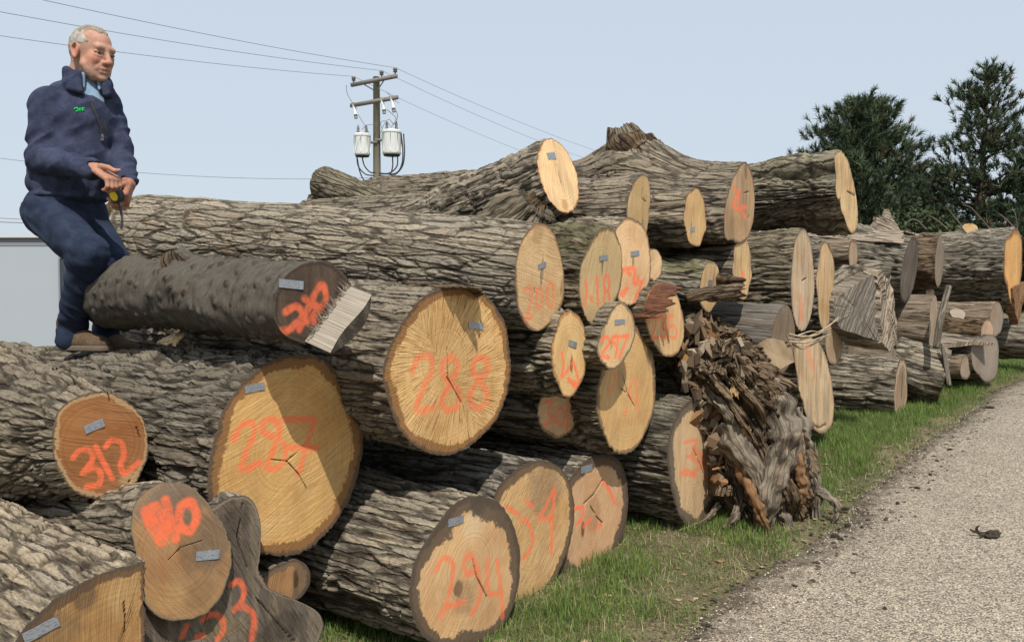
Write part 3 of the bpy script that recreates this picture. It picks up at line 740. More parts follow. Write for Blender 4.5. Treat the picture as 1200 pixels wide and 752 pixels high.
# ---- top row of long logs
make_log('n200', 'very long grey log behind the man with an oval end painted 200', 632, 325, 64, 29, 4.3, 3.75, 'maple', yaw=-53, pitch=5.0, flare=1.40, bend=(0, .02),
         outline=C(590, 250, 5.01, [(68, 360), (75, 270), (100, 180), (150, 95), (200, 55), (250, 60), (295, 110), (325, 190), (345, 290), (358, 400), (355, 500), (320, 590), (260, 660), (205, 695), (150, 680), (100, 600), (75, 480)]),
         tint=(.64, .45, .23), rimc=(.30, .17, .085), rimw=.018, saw=-12, tear=.2, moss=.15, step=1.7, amp=.5, tone=(.10, .09, .07),
         strokes=crop(590, 250, 5.01, [[(120, 455), (145, 435), (168, 460), (150, 560), (130, 625), (170, 600)], ell(210, 500, 17, 60), ell(275, 480, 20, 75)]), sw=2.6, paintk=.7,
         stains_and_shade=[(635, 318, 5, 22, (.16, .13, .11), .7), (630, 275, 18, 14, (.42, .28, .14), .5), (658, 338, 4, 12, (.2, .16, .11), .6)], cracks=[(1.0, [(626, 338), (627, 343)])], tagpx=(635, 311, 10, 6, 25))
make_log('n118', 'mossy log with an oval end painted 118, in front of a paler end', 703, 322, 58, 25, 4.62, 4.6, 'furrow', yaw=-53, pitch=4.5, flare=1.08, moss=1.0,
         outline=C(590, 250, 5.01, [(443, 430), (452, 310), (490, 210), (540, 130), (590, 85), (630, 80), (670, 130), (692, 220), (698, 320), (690, 420), (660, 510), (610, 600), (560, 650), (520, 655), (480, 610), (452, 530)]),
         tint=(.54, .40, .20), rimc=(.22, .14, .07), rimw=.016, saw=75, tear=.15,
         strokes=crop(590, 250, 5.01, [[(485, 395), (490, 460), (478, 540)], [(510, 490), (520, 510)], [(550, 370), (555, 540)], ell(605, 410, 16, 45), ell(607, 500, 17, 45)]), sw=2.6, stains_and_shade=[(706, 310, 4, 16, (.12, .10, .08), .8)], tagpx=(707, 302, 10, 6, 10))
make_log('n119', 'pale round log end with smeared orange paint, partly behind the 118 log', 738, 307, 53, 26, 4.95, 2.0, 'furrow', yaw=-50, pitch=1,
         tint=(.72, .50, .27), rimc=(.30, .17, .08), rimw=.016, saw=60,
         strokes=crop(590, 250, 5.01, [[(705, 330), (770, 325), (765, 410), (820, 400)], [(790, 380), (805, 430), (770, 510)], [(700, 480), (730, 440), (690, 470)], [(720, 340), (745, 360)]]), sw=3.4, stains_and_shade=[(742, 305, 5, 9, (.16, .12, .09), .7)], tagpx=(744, 297, 10, 6, 10))
make_log('nsm', 'small plain round log end beside the mossy branch', 766, 310, 19, 11, 5.3, 1.2, 'furrow', yaw=-50, tint=(.64, .45, .24), rimc=(.25, .15, .08), rimw=.012, saw=30)
make_log('ntop', 'sloping log on top of the pile with an unpainted cream oval end', 655, 206, 44, 23, 5.15, 2.0, 'maple', yaw=-52, pitch=-13, flare=.9,
         tint=(.74, .52, .27), rimc=(.34, .15, .06), rimw=.013, saw=85, tear=.1, wob=.02, stains_and_shade=[(656, 205, 3, 14, (.36, .24, .13), .6), (662, 240, 10, 8, (.45, .22, .09), .6)], cracks=[(.8, [(652, 193), (657, 214)])], tagpx=(646, 183, 9, 7, 5))
make_log('nend', 'short grey log far left on the pile top, its rounded butt against the sky', 500, 262, 19, 12, 7.6, 1.5, 'maple', yaw=-52, pitch=18, flare=1.25, tint=(.5, .36, .2), moss=.5)
make_log('n748', 'tall narrow log end with a small tag low down, in front of the forked log', 748, 241, 37, 14, 5.35, 3.2, 'maple', yaw=-53, pitch=1,
         outline=C(660, 130, 4.425, [(328, 550), (335, 460), (355, 400), (385, 350), (415, 328), (440, 345), (452, 420), (445, 520), (438, 600), (425, 660), (390, 640), (350, 610)]),
         tint=(.50, .36, .17), rimc=(.22, .14, .08), rimw=.012, saw=80, tear=.2, stains_and_shade=[(753, 262, 4, 10, (.13, .09, .06), .6)], cracks=[(1.0, [(753, 222), (752, 232), (757, 237)])], tagpx=(752, 266, 5, 5, 10))
make_log('n815', 'narrow tan log end with a dark heart and tag, jutting out below the forked log', 815, 255, 34, 13, 5.75, 3.0, 'maple', yaw=-52, pitch=0,
         tint=(.58, .39, .175), rimc=(.36, .17, .07), rimw=.012, saw=80, stains_and_shade=[(810, 266, 3, 13, (.13, .08, .045), .7)], tagpx=(811, 269, 5, 5, 15))
make_log('n867', 'forked log with tall broken stub and leaf shaped orange marked end', 867, 236, 47, 17, 6.2, 4.4, 'maple', yaw=-54, pitch=1.5, flare=1.14, bend=(0, .05), knots=[(93, .86, .34, .24)],
         outline=C(840, 160, 5.37, [(45, 560), (55, 430), (80, 330), (120, 230), (160, 168), (185, 160), (215, 210), (235, 300), (240, 400), (230, 520), (205, 620), (170, 660), (100, 650), (50, 640)]),
         tint=(.46, .31, .165), rimc=(.17, .10, .06), rimw=.018, saw=75,
         strokes=crop(840, 160, 5.37, [[(110, 320), (140, 380), (125, 460)], [(150, 340), (100, 430), (150, 460), (180, 510)], [(140, 450), (185, 440)]]), sw=3.2, paintk=.8,
         stains_and_shade=[(874, 200, 10, 16, (.15, .125, .095), .75), (877, 225, 5, 20, (.55, .42, .25), .6)], cracks=[(1.2, [(872, 226), (878, 225)]), (1.2, [(878, 252), (876, 257)])])
make_log('n988', 'thick deeply furrowed log at the top right with a pale unpainted end', 985, 227, 55, 16, 7.5, 3.2, 'furrow', yaw=-53, pitch=0, flare=.98, moss=.5,
         outline=C(840, 160, 5.37, [(738, 130), (760, 90), (790, 95), (820, 140), (850, 240), (875, 360), (888, 480), (885, 580), (860, 620), (830, 590), (800, 500), (775, 390), (752, 250)]),
         tint=(.64, .46, .23), rimc=(.40, .28, .14), rimw=.03, saw=80, tear=.2, amp=1.5,
         stains_and_shade=[(994, 246, 3, 18, (.22, .14, .07), .6), (985, 190, 5, 14, (.34, .25, .16), .6)], cracks=[(2.6, [(997, 227), (1002, 229)]), (2, [(993, 224), (997, 227)])])
# ---- right centre stack
make_log('n870', 'very thin tan log end with orange at its foot, above the broken limb', 870, 314, 38, 8, 6.3, 2.8, 'oldgrey', yaw=-52, tint=(.60, .42, .2), rimc=(.28, .16, .08), rimw=.012, saw=80,
         strokes=[[(870, 318), (869, 345)], [(872, 322), (867, 338)]], sw=2.6)
make_log('nmossy', 'mossy pale limb with a split cut end, poking out above the stump', 832, 336, 30, 12, 5.75, 1.9, 'furrow', yaw=-56, pitch=5, flare=1.0, moss=1.6,
         tint=(.60, .42, .21), rimc=(.3, .2, .1), rimw=.012, saw=85, strokes=[[(838, 352), (840, 372)], [(843, 352), (843, 366)]], sw=2.2, stains_and_shade=[(836, 330, 2.2, 20, (.2, .13, .07), .8), (826, 330, 8, 20, (.46, .33, .18), .6)], tagpx=(832, 331, 5, 6, 5))
make_log('ngrey', 'smooth bare grey log whose broken end points at the twigs', 918, 398, 40, 14, 6.5, 2.8, 'greywood', yaw=-53, pitch=3, tint=(.20, .15, .10), rimc=(.14, .1, .07), rimw=.01, saw=80, flare=1.05)
make_log('n941', 'tall narrow pale grey log end, the upper one of two in the right hand stack', 941, 329, 59, 14, 7.0, 3.4, 'furrow', yaw=-53, tint=(.54, .41, .26), rimc=(.30, .24, .17), rimw=.025, saw=85, tear=.2, amp=1.3,
         strokes=[[(939, 345), (938, 378)], [(942, 350), (940, 372)]], sw=3.0, paintk=.5, stains_and_shade=[(942, 300, 12, 22, (.36, .28, .19), .6), (930, 372, 6, 14, (.42, .30, .2), .5)], cracks=[(2.2, [(940, 329), (945, 326)])])
make_log('n968', 'slim straight log end just behind the tall grey ended log', 968, 334, 50, 10, 7.7, 3.0, 'furrow', yaw=-53, tint=(.56, .39, .2), rimc=(.3, .2, .11), rimw=.02, saw=85, stains_and_shade=[(966, 325, 4, 30, (.55, .30, .18), .6)])
make_log('n978', 'short brownish log end low behind the twigs', 978, 400, 29, 10, 7.9, 2.4, 'oldgrey', yaw=-53, tint=(.42, .30, .18), rimc=(.2, .15, .1), rimw=.02, saw=85)
make_log('n955', 'long drooping oval log end streaked cream and orange, lowest in the right hand stack', 954, 449, 61, 21, 7.2, 3.4, 'furrow', yaw=-51,
         outline=C(860, 370, 5.013, [(352, 165), (400, 130), (470, 140), (525, 200), (560, 320), (580, 430), (592, 550), (580, 640), (530, 690), (490, 680), (445, 620), (405, 500), (372, 350), (355, 250)]),
         tint=(.58, .43, .25), rimc=(.32, .22, .13), rimw=.03, saw=82, tear=.25, wob=.02,
         strokes=[[(946, 407), (950, 420), (953, 432)]], sw=4, paintk=.6, stains_and_shade=[(962, 420, 9, 22, (.30, .25, .19), .7), (958, 470, 6, 34, (.42, .26, .12), .5)], cracks=[(2.4, [(951, 497), (960, 501), (968, 497)])])
make_log('n912', 'cracked orange stained log end half hidden behind the root stump', 913, 452, 44, 15, 7.0, .9, 'furrow', yaw=-54, tint=(.52, .35, .18), rimc=(.3, .2, .1), rimw=.02, saw=85, strokes=[[(915, 448), (918, 472)], [(911, 440), (913, 455)]], sw=3, paintk=.6)
# ---- far right cluster
make_log('r_bark', 'rough dark log with a silver bare patch and jagged spike on top', 1066, 316, 39, 12, 9.3, 1.3, 'furrow', yaw=-56, pitch=7, flare=1.1, amp=1.3, tint=(.10, .085, .07), rimc=(.06, .05, .04), rimw=.03, saw=80)
make_log('r_fill', 'added dark filler log closing the gap below the dark grey quarter log', 1005, 415, 34, 14, 9.6, 1.6, 'oldgrey', yaw=-53, tint=(.2, .15, .1), rimc=(.12, .09, .06), tone=(-.4, -.42, -.45))  # added filler, tone darkened to stand in for the gap's shade
make_log('t_fill', 'added dark filler log closing the gap under the forked log and the furrowed log', 880, 266, 24, 10, 8.4, 1.4, 'oldgrey', yaw=-53, tint=(.2, .15, .1), rimc=(.12, .09, .06), tone=(-.4, -.42, -.45))  # invented log blocks a bright gap, toned dark like the shade there
make_log('r_dark', 'dark bark covered log directly under the peeled pale grey log', 1086, 404, 16, 6, 9.9, 1.0, 'furrow', yaw=-54, tint=(.26, .2, .14), rimc=(.12, .09, .06), amp=1.4)
make_log('r_small', 'small grey log at ground level behind the leaning bark chunk', 1132, 430, 15, 7, 10.0, .8, 'bare', yaw=-44, tint=(.32, .25, .18), rimc=(.16, .12, .09))
make_log('r_back', 'brown split log high between the spiked log and the biggest log', 1090, 345, 15, 6, 10.2, 1.0, 'rot', yaw=-50, tint=(.34, .25, .16), rimc=(.16, .12, .09), amp=1.3, clip=(0, 1, .06))
make_log('r_tuck', 'weathered log tucked between the quarter log and the hollow ended log', 1050, 420, 13, 6, 9.3, .9, 'greywood', yaw=-50, tint=(.3, .23, .16), rimc=(.16, .12, .09), clip=(.5, .87, .07))
make_log('r_pale', 'pale peeled log in the gap behind the slim log', 1000, 298, 18, 6, 9.0, 2.2, 'bare', yaw=-55, tint=(.4, .3, .2))
make_log('r_low', 'long hollow ended log lying on the grass in the right hand stack', 1056, 457, 37, 8, 8.9, 2.0, 'oldgrey', yaw=-54, pitch=1.5, amp=1.6, tint=(.34, .24, .15), rimc=(.46, .34, .22), rimw=.09, saw=85, stains_and_shade=[(1057, 452, 5, 20, (.02, .015, .01), .95)], seed=77)  # shade inside the hollow is painted as a near-black patch
make_log('r_bare', 'peeled pale grey log between the gray slab and the leaning stick', 1094, 380, 34, 5, 9.6, .9, 'bare', yaw=-56, pitch=1, tint=(.32, .25, .18), rimc=(.4, .3, .2))
make_log('r_split', 'short split log with a pale wedge on top behind the spike', 1101, 306, 31, 5, 10.0, 1.2, 'rot', yaw=-55, pitch=2, tint=(.22, .18, .14), rimc=(.2, .17, .13), amp=1.2)
make_log('r_big', 'biggest log at the far right with an orange split end', 1188, 312, 45, 11, 11.2, 2.6, 'furrow', yaw=-46, pitch=0, amp=1.5,
         wob=.09, weather=.35, tint=(.58, .33, .11), rimc=(.30, .13, .04), rimw=.07, saw=85, tear=.2, stains_and_shade=[(1191, 310, 4, 30, (.76, .52, .25), .6)])
make_log('r_mid', 'grey log with a stubby pale branch cut, under the biggest log', 1168, 374, 20, 8, 10.8, 1.2, 'bare', yaw=-40, tint=(.26, .21, .16), rimc=(.2, .16, .12), saw=80)
make_log('r_pink', 'short log with a pinkish grey end, between two grey logs at the far right', 1157, 391, 17, 8, 10.3, .9, 'rot', yaw=-38, tint=(.46, .31, .21), rimc=(.3, .22, .15), saw=70)
make_log('r_face', 'low log with a broad flat grey end standing on the grass at the far right', 1155, 419, 29, 15, 10.2, 1.0, 'oldgrey', yaw=-34, tint=(.24, .21, .17), rimc=(.2, .17, .13), saw=100,
         outline=[(1138, 404), (1150, 396), (1162, 392), (1169, 398), (1170, 420), (1168, 440), (1160, 447), (1148, 440), (1140, 428), (1138, 415)])
make_log('r_edge', 'dark log at the right edge of the row, lying on the ground', 1224, 398, 23, 9, 11.6, 2.2, 'oldgrey', yaw=-44, tint=(.3, .22, .14))
make_log('r_stub', 'small chunk of broken log leaning on the grass in front of the low grey log', 1106, 442, 30, 12, 9.4, .55, 'oldgrey', yaw=-64, pitch=14, tint=(.2, .16, .12), rimc=(.15, .12, .09), amp=1.2)
# ================================================================== ground, road, grass
EDGE = [(-3.2, -2.0), (-.62, 2.0), (.72, 3.85), (1.85, 5.15), (3.0, 6.75), (4.6, 8.7), (6.7, 11.2), (9.6, 14.6), (14, 19.5), (40, 49)]
_e = spline(np.array([(x, y, 0) for x, y in EDGE]), 400)[:, :2]
def road_s(x, y):
    """signed distance to the road edge, positive on the road side (right)"""
    P = np.stack([np.ravel(x), np.ravel(y)], -1); out = np.full(len(P), 1e9); sg = np.ones(len(P))
    for i in range(0, len(_e) - 1, 2):
        a = _e[i]; b = _e[min(i + 2, len(_e) - 1)]; ab = b - a
        t = np.clip(((P - a) @ ab) / (ab @ ab), 0, 1); q = P - a - t[:, None] * ab
        d = np.hypot(q[:, 0], q[:, 1]); cr = ab[1] * q[:, 0] - ab[0] * q[:, 1]
        m = d < out; out = np.where(m, d, out); sg = np.where(m, np.sign(cr), sg)
    return (out * sg).reshape(np.shape(x))

def soil_mat():
    k = NT('soil_and_thatch', .95, .1); o = k.objco()
    n = k.noise(o, 5, 6, .7); n2 = k.noise(o, 60, 5, .7); n3 = k.noise(o, 1.2, 3)
    c = k.mix(k.mapr(n, .35, .65), (.075, .058, .038), (.16, .13, .075))
    c = k.mix(k.mapr(n2, .40, .66, 0, .85), c, (.30, .25, .155))
    c = k.mix(k.mapr(n3, .4, .65, 0, .55), c, (.06, .085, .025))
    k.color(c); k.normal(k.bump(n2, .8, .02)); return k.m
def road_mat():
    k = NT('chip_seal', .9, .25); o = k.objco()
    def vor(sc_, out): 
        v = k.n('ShaderNodeTexVoronoi'); v.inputs['Scale'].default_value = sc_; k.link(o, v.inputs['Vector']); return v.outputs[out]
    cA = vor(105, 'Color'); dA = vor(105, 'Distance'); cB = vor(58, 'Color'); dB = vor(58, 'Distance')
    sep = k.n('ShaderNodeSeparateColor'); k.link(cA, sep.inputs[0]); sepB = k.n('ShaderNodeSeparateColor'); k.link(cB, sepB.inputs[0])
    big = k.noise(o, 1.1, 5, .6); mid = k.noise(o, 9, 4, .6)
    rp = k.n('ShaderNodeValToRGB'); k.link(sep.outputs[0], rp.inputs[0])
    e = rp.color_ramp.elements
    e[0].position = 0; e[0].color = (.15, .135, .115, 1); e[1].position = 1; e[1].color = (.56, .51, .44, 1)
    for p, c in ((.3, (.27, .245, .21, 1)), (.55, (.345, .31, .26, 1)), (.8, (.43, .385, .32, 1))):
        x = e.new(p); x.color = c
    c = rp.outputs[0]
    c = k.mix(k.mapr(sepB.outputs[0], .72, .8, 0, .7), c, (.48, .44, .37))
    c = k.mix(k.mapr(dA, .48, .75, 0, .8), c, (.07, .062, .055))
    c = k.mix(k.mapr(big, .4, .65, 0, .35), c, k.mix(1.0, c, (.68, .67, .66), 'MULTIPLY'))
    c = k.mix(k.mapr(mid, .55, .75, 0, .3), c, k.mix(1.0, c, (1.25, 1.2, 1.12), 'MULTIPLY'))
    c = k.mix(1.0, c, (1.06, 1.0, .90), 'MULTIPLY')
    ed = k.attr('edge')
    en = k.math('ADD', ed, k.math('MULTIPLY', k.math('SUBTRACT', mid, .5), .7))
    c = k.mix(k.mapr(en, .35, .02, 0, .85), c, (.085, .066, .045))
    k.color(c)
    h = k.math('SUBTRACT', k.math('MULTIPLY', sep.outputs[1], .6), dA)
    k.normal(k.bump(h, .9, .006)); return k.m

# terrain: one sheet to the horizon
def terrain():
    a = np.concatenate([-np.geomspace(1500, 12, 14), np.linspace(-9, 16, 130), np.geomspace(18, 1500, 14)])
    b = np.concatenate([-np.geomspace(900, 8, 8), np.linspace(-4, 18, 120), np.geomspace(20, 2500, 16)])
    X, Y = np.meshgrid(a, b, indexing='ij')
    Z = ramp(X, Y) + .035 * pn(X * .8, Y * .8, None, 3) + .02 * pn(X * 3, Y * 3, None, 4)
    s = road_s(X, Y)
    Z = Z - .045 * ss(-.05, .25, s)
    V = np.stack([X, Y, Z], -1).reshape(-1, 3)
    return tag(mesh_np('ground', V, grid_quads(len(a), len(b), False)[:, ::-1], soil_mat()), kind='structure')
ground = terrain()

def road():
    n = 260; e = spline(np.array([(x, y, 0) for x, y in EDGE[:-1]]), n)[:, :2]
    t = np.gradient(e, axis=0); t /= np.linalg.norm(t, axis=1)[:, None]; nr = np.stack([t[:, 1], -t[:, 0]], -1)
    w = np.concatenate([np.linspace(0, .6, 14), np.linspace(.7, 7, 30)])
    wob = .10 * pn(np.arange(n) * .09, np.zeros(n) + .5, None, 21) + .06 * pn(np.arange(n) * .3, np.zeros(n) + .5, None, 22)
    XY = e[:, None] + nr[:, None] * (w[None, :, None] + (wob[:, None] * np.clip(1 - w / .8, 0, 1)[None])[..., None])
    X, Y = XY[..., 0], XY[..., 1]
    Z = ramp(X, Y) + .012 + .03 * (np.clip(w, 0, .5) / .5)[None] + .008 * pn(X * 1.5, Y * 1.5, None, 9) - .03 * np.clip(1 - w / .12, 0, 1)[None]
    V = np.stack([X, Y, Z], -1).reshape(-1, 3)
    ed = np.tile(w, (n, 1)).ravel()
    return tag(mesh_np('road', V, grid_quads(n, len(w), False), road_mat(), attrs={'edge': ed}), kind='structure')
road_o = road()
_m = road_o.data; 
if _m.polygons[0].normal.z < 0: _m.flip_normals()
_m = ground.data
if _m.polygons[0].normal.z < 0: _m.flip_normals()

def blades(name, n, gen, h0, h1, wid, cols, lean=.5, seed=0):
    """thin curved grass blades"""
    rg = np.random.default_rng(seed)
    x, y, k = gen(rg, n); n = len(x)
    z = ramp(x, y) + .035 * pn(x * .8, y * .8, None, 3) - .01
    H = rg.uniform(h0, h1, n) * k; A = rg.uniform(0, 2 * np.pi, n); L = rg.uniform(.1, 1, n) * lean * H
    W = wid * rg.uniform(.6, 1.3, n)
    dx, dy = np.cos(A), np.sin(A)
    base = np.stack([x, y, z], -1); side = np.stack([-dy, dx, 0 * dx], -1); fwd = np.stack([dx, dy, 0 * dx], -1); up = np.array([0, 0, 1.])
    V = []
    for f, ww in ((0, 1), (.5, .8), (1, .08)):
        c = base + up * (H * (f - .25 * f * f * (L / H)))[:, None] + fwd * (L * f * f)[:, None]
        V += [c - side * (W * ww / 2)[:, None], c + side * (W * ww / 2)[:, None]]
    V = np.stack(V, 1).reshape(-1, 3)
    i = np.arange(n)[:, None] * 6
    Q = np.concatenate([i + np.array([[0, 1, 3, 2]]), i + np.array([[2, 3, 5, 4]])])
    cols = np.array(cols); pick = cols[rg.choice(len(cols), n, p=None)] * rg.uniform(.7, 1.3, (n, 1))
    c4 = np.ones((n, 4)); c4[:, :3] = pick
    return V, Q, np.repeat(c4, 6, 0)
def grass_mat():
    k = NT('grass_blade', .6, .25); k.color(k.attr('tint', 'Color'))
    k.b.inputs['Subsurface Weight'].default_value = 0
    tr = k.t.nodes.new('ShaderNodeBsdfTranslucent'); k.link(k.attr('tint', 'Color'), tr.inputs[0])
    mx = k.t.nodes.new('ShaderNodeMixShader'); mx.inputs[0].default_value = .3
    out = k.t.nodes['Material Output']; k.link(k.b.outputs[0], mx.inputs[1]); k.link(tr.outputs[0], mx.inputs[2]); k.link(mx.outputs[0], out.inputs[0])
    return k.m
M['grass'] = grass_mat()
GREEN = [(.115, .19, .04), (.155, .23, .05), (.095, .16, .035), (.195, .245, .075), (.13, .21, .045)]
STRAW = [(.40, .33, .19), (.30, .24, .13), (.46, .40, .26), (.22, .175, .095)]
def gen_green(rg, n):
    # sample in polar-ish strip along the road edge, density falls with distance
    t = rg.uniform(0, 1, n) ** 1.6 * 14 - .3; q = rg.uniform(-2.6, .12, n)
    k = np.clip((t + 1.8) / 17, 0, 1) * (len(_e) - 1)
    # position along the edge polyline by arc length
    seg = np.linalg.norm(np.diff(_e, axis=0), axis=1); cum = np.concatenate([[0], np.cumsum(seg)])
    s0 = cum[np.argmin(np.hypot(_e[:, 0] + .1, _e[:, 1] - 2.7))]
    s = s0 + t; ex = np.interp(s, cum, _e[:, 0]); ey = np.interp(s, cum, _e[:, 1])
    tx = np.interp(s + .05, cum, _e[:, 0]) - ex; ty = np.interp(s + .05, cum, _e[:, 1]) - ey; l = np.hypot(tx, ty); tx /= l; ty /= l
    x = ex + ty * q; y = ey - tx * q
    patch = pn(x * 1.6, y * 1.6, None, 41) + .6 * pn(x * 5, y * 5, None, 42)
    far = ss(5.2, 6.2, t + 1.0)
    edgef = ss(.05, -.25, q + .16 * pn(x * 3, y * 3, None, 43))
    keep = rg.uniform(0, 1, n) < np.clip(.72 + 1.0 * patch + .8 * far, .04, 1) * (.10 + .9 * edgef)
    k = (.8 + .7 * np.clip(patch, -.3, .8) + .25 * far) * (.55 + .45 * edgef)
    return x[keep], y[keep], k[keep]
def gen_straw(rg, n):
    x, y, k = gen_green(rg, n)
    d = pn(x * 1.6, y * 1.6, None, 41) + .6 * pn(x * 5, y * 5, None, 42)
    t = .656 * x + .755 * y
    keep = rg.uniform(0, 1, len(x)) < np.clip(.58 - .9 * d, .15, 1) * np.where(t > 6.3, .35, 1)
    return x[keep], y[keep], np.ones(keep.sum())
v1, q1, c1 = blades('g', 230000, gen_green, .03, .10, .0042, GREEN, .7, 1)
v2, q2, c2 = blades('s', 140000, gen_straw, .02, .085, .0034, STRAW, 2.2, 2)
tag(mesh_np('grass', np.vstack([v1, v2]), np.vstack([q1, q2 + len(v1)]), M['grass'], smooth=False, attrs={'tint': np.vstack([c1, c2])}), kind='stuff')
# ================================================================== torn pieces, stubs, the root stump and loose sticks
TONE = {}
def rough_tube(name, pts, rad, mat, parent=None, seed=1, rough=.12, n=28, m=40, capend=True, kind='oldgrey', amp=1.0, lob=.15, mossk=0.0, jag=0.0):
    """bark-covered tapered tube along world (or parent-local) points"""
    P = spline(np.array(pts, float), m); r = np.interp(np.linspace(0, 1, m), np.linspace(0, 1, len(rad)), rad)
    tg, A, B = frames(P); th = np.arange(n) / n * 2 * np.pi
    ln = np.concatenate([[0], np.cumsum(np.linalg.norm(np.diff(P, axis=0), axis=1))])
    S, TH = np.meshgrid(ln, th, indexing='ij')
    hg, mk = bark_height(kind, S * 1.2 + seed * 1.7, TH, max(.04, float(np.mean(rad))), seed)
    q = 5
    rr = r[:, None] * (1 + lob * pn(S * 3 / max(.1, np.mean(rad) * 4), TH / (2 * np.pi) * q, q, seed + 2) * 2 + rough * pn(S * 14, TH / (2 * np.pi) * 9, 9, seed + 3)) + hg * amp * min(1, np.mean(rad) * 6)
    Z = np.zeros_like(S)
    if jag:
        kk = ss(.75, 1, S / ln[-1]); Z = jag * kk * (pn(TH * 2.2, S * 0 + .3, None, seed + 4) * 1.2 + .8 * pn(TH * 6, S * 0 + .3, None, seed + 5))
    V = P[:, None] + rr[..., None] * (A[:, None] * np.cos(th)[None, :, None] + B[:, None] * np.sin(th)[None, :, None]) + tg[:, None] * Z[..., None]
    V = V.reshape(-1, 3)
    Q = [grid_quads(m, n, True)]
    at_ = {'bu': np.stack([S + seed, TH * np.mean(rad), 0 * S], -1).reshape(-1, 3), 'bh': mk.ravel(), 'moss': np.full(S.size, mossk)}
    if parent is not None and parent.get('tone'): at_['tone'] = np.tile(np.array(parent['tone']), (S.size, 1))
    if capend:
        V = np.vstack([V, P[-1] - tg[-1] * (.3 * jag), P[0]]); j = np.arange(n); b = (m - 1) * n; c = m * n
        Q.append(np.concatenate([np.stack([np.full(n, c), b + j, b + (j + 1) % n], -1), np.stack([np.full(n, c + 1), (j + 1) % n, j], -1)]))
        for k in at_: at_[k] = np.concatenate([at_[k], at_[k][-2:]])
    o = mesh_np(name, V, Q, M[mat], parent, True, at_)
    me = o.data; bm = bmesh.new(); bm.from_mesh(me); bmesh.ops.recalc_face_normals(bm, faces=bm.faces); bm.to_mesh(me); bm.free()
    return o

def pale_mat(name, a, b, c, sx=2.5, sy=60, bd=.006):
    k = NT(name, .8, .2); o = k.attr('bu', 'Vector')
    n1 = k.noise(k.scale(o, sx, sy, 1), 1, 6, .7); n2 = k.noise(o, 8, 4)
    col = k.mix(k.mapr(n1, .38, .62), a, b); col = k.mix(k.mapr(n2, .5, .7, 0, .7), col, c)
    k.color(col); k.normal(k.bump(n1, .7, bd)); return k.m
M['torn'] = pale_mat('torn_pale_fibres', (.20, .17, .13), (.36, .32, .26), (.26, .21, .15), 1.6, 150, .002)
M['brownslab'] = pale_mat('brown_inner_bark', (.20, .145, .085), (.27, .20, .12), (.15, .10, .06), 3, 9)
M['redbark'] = pale_mat('red_brown_bark', (.085, .036, .022), (.17, .075, .042), (.06, .03, .02), 4, 30)
M['orangewood'] = pale_mat('orange_split_wood', (.13, .065, .028), (.235, .135, .068), (.07, .036, .018), 2, 40)
M['freshwood'] = pale_mat('fresh_cut_wood', (.58, .42, .22), (.70, .54, .32), (.50, .34, .16), 6, 40)
M['honey'] = pale_mat('honey_wood', (.26, .155, .065), (.44, .30, .15), (.20, .11, .045), 3, 90)
M['twig'] = pale_mat('dry_twig', (.25, .19, .12), (.46, .37, .26), (.32, .25, .17), 3, 80)

def ngon_prism(name, poly, vec, mat, parent=None, T=None, jit=0.0, seed=0, sub=6, smooth=False, bevel=.004):
    """closed solid: polygon (3-D points) swept by vec, edges subdivided and roughened"""
    rs = np.random.default_rng(seed)
    poly = np.array(poly, float); vec = np.array(vec, float)
    pts = []
    for i in range(len(poly)):
        a, b = poly[i], poly[(i + 1) % len(poly)]
        for k in range(sub):
            p = a + (b - a) * k / sub
            if k: p = p + rs.normal(0, jit, 3)
            pts.append(p)
    pts = np.array(pts); n = len(pts); c = pts.mean(0)
    NL = 5; rings = []
    for k in range(NL): rings.append(pts + vec * k / (NL - 1) + (rs.normal(0, jit * .6, pts.shape) if 0 < k else 0))
    inner = [c + (pts - c) * f + rs.normal(0, jit * .4, pts.shape) for f in (.66, .33)]
    V = np.vstack([inner[1], inner[0]] + rings + [c + vec, c]); Q = grid_quads(2 + NL, n, True)
    j = np.arange(n); b0 = (1 + NL) * n; ci = (2 + NL) * n
    T1 = np.stack([np.full(n, ci), b0 + j, b0 + (j + 1) % n], -1); T2 = np.stack([np.full(n, ci + 1), (j + 1) % n, j], -1)
    u = vec / np.linalg.norm(vec); e = np.cross(u, [0, 0, 1.]); 
    if np.linalg.norm(e) < .1: e = np.array([1., 0, 0])
    e /= np.linalg.norm(e); f = np.cross(u, e)
    bu = np.stack([V @ u + V @ f, V @ e + .3 * (V @ f), 0 * V[:, 0]], -1)
    o = mesh_np(name, V, [Q, np.vstack([T1, T2])], mat, parent, smooth, {'bu': bu, 'bh': np.ones(len(V)) * .7, 'moss': np.zeros(len(V))}, T=T)
    me = o.data; bm = bmesh.new(); bm.from_mesh(me); bmesh.ops.recalc_face_normals(bm, faces=bm.faces); bm.to_mesh(me); bm.free()
    return o

def loc3(key, u, v, z=0.0):
    p = LOGS[key]['px2f'](u, v); return np.array([p[0], p[1], z])

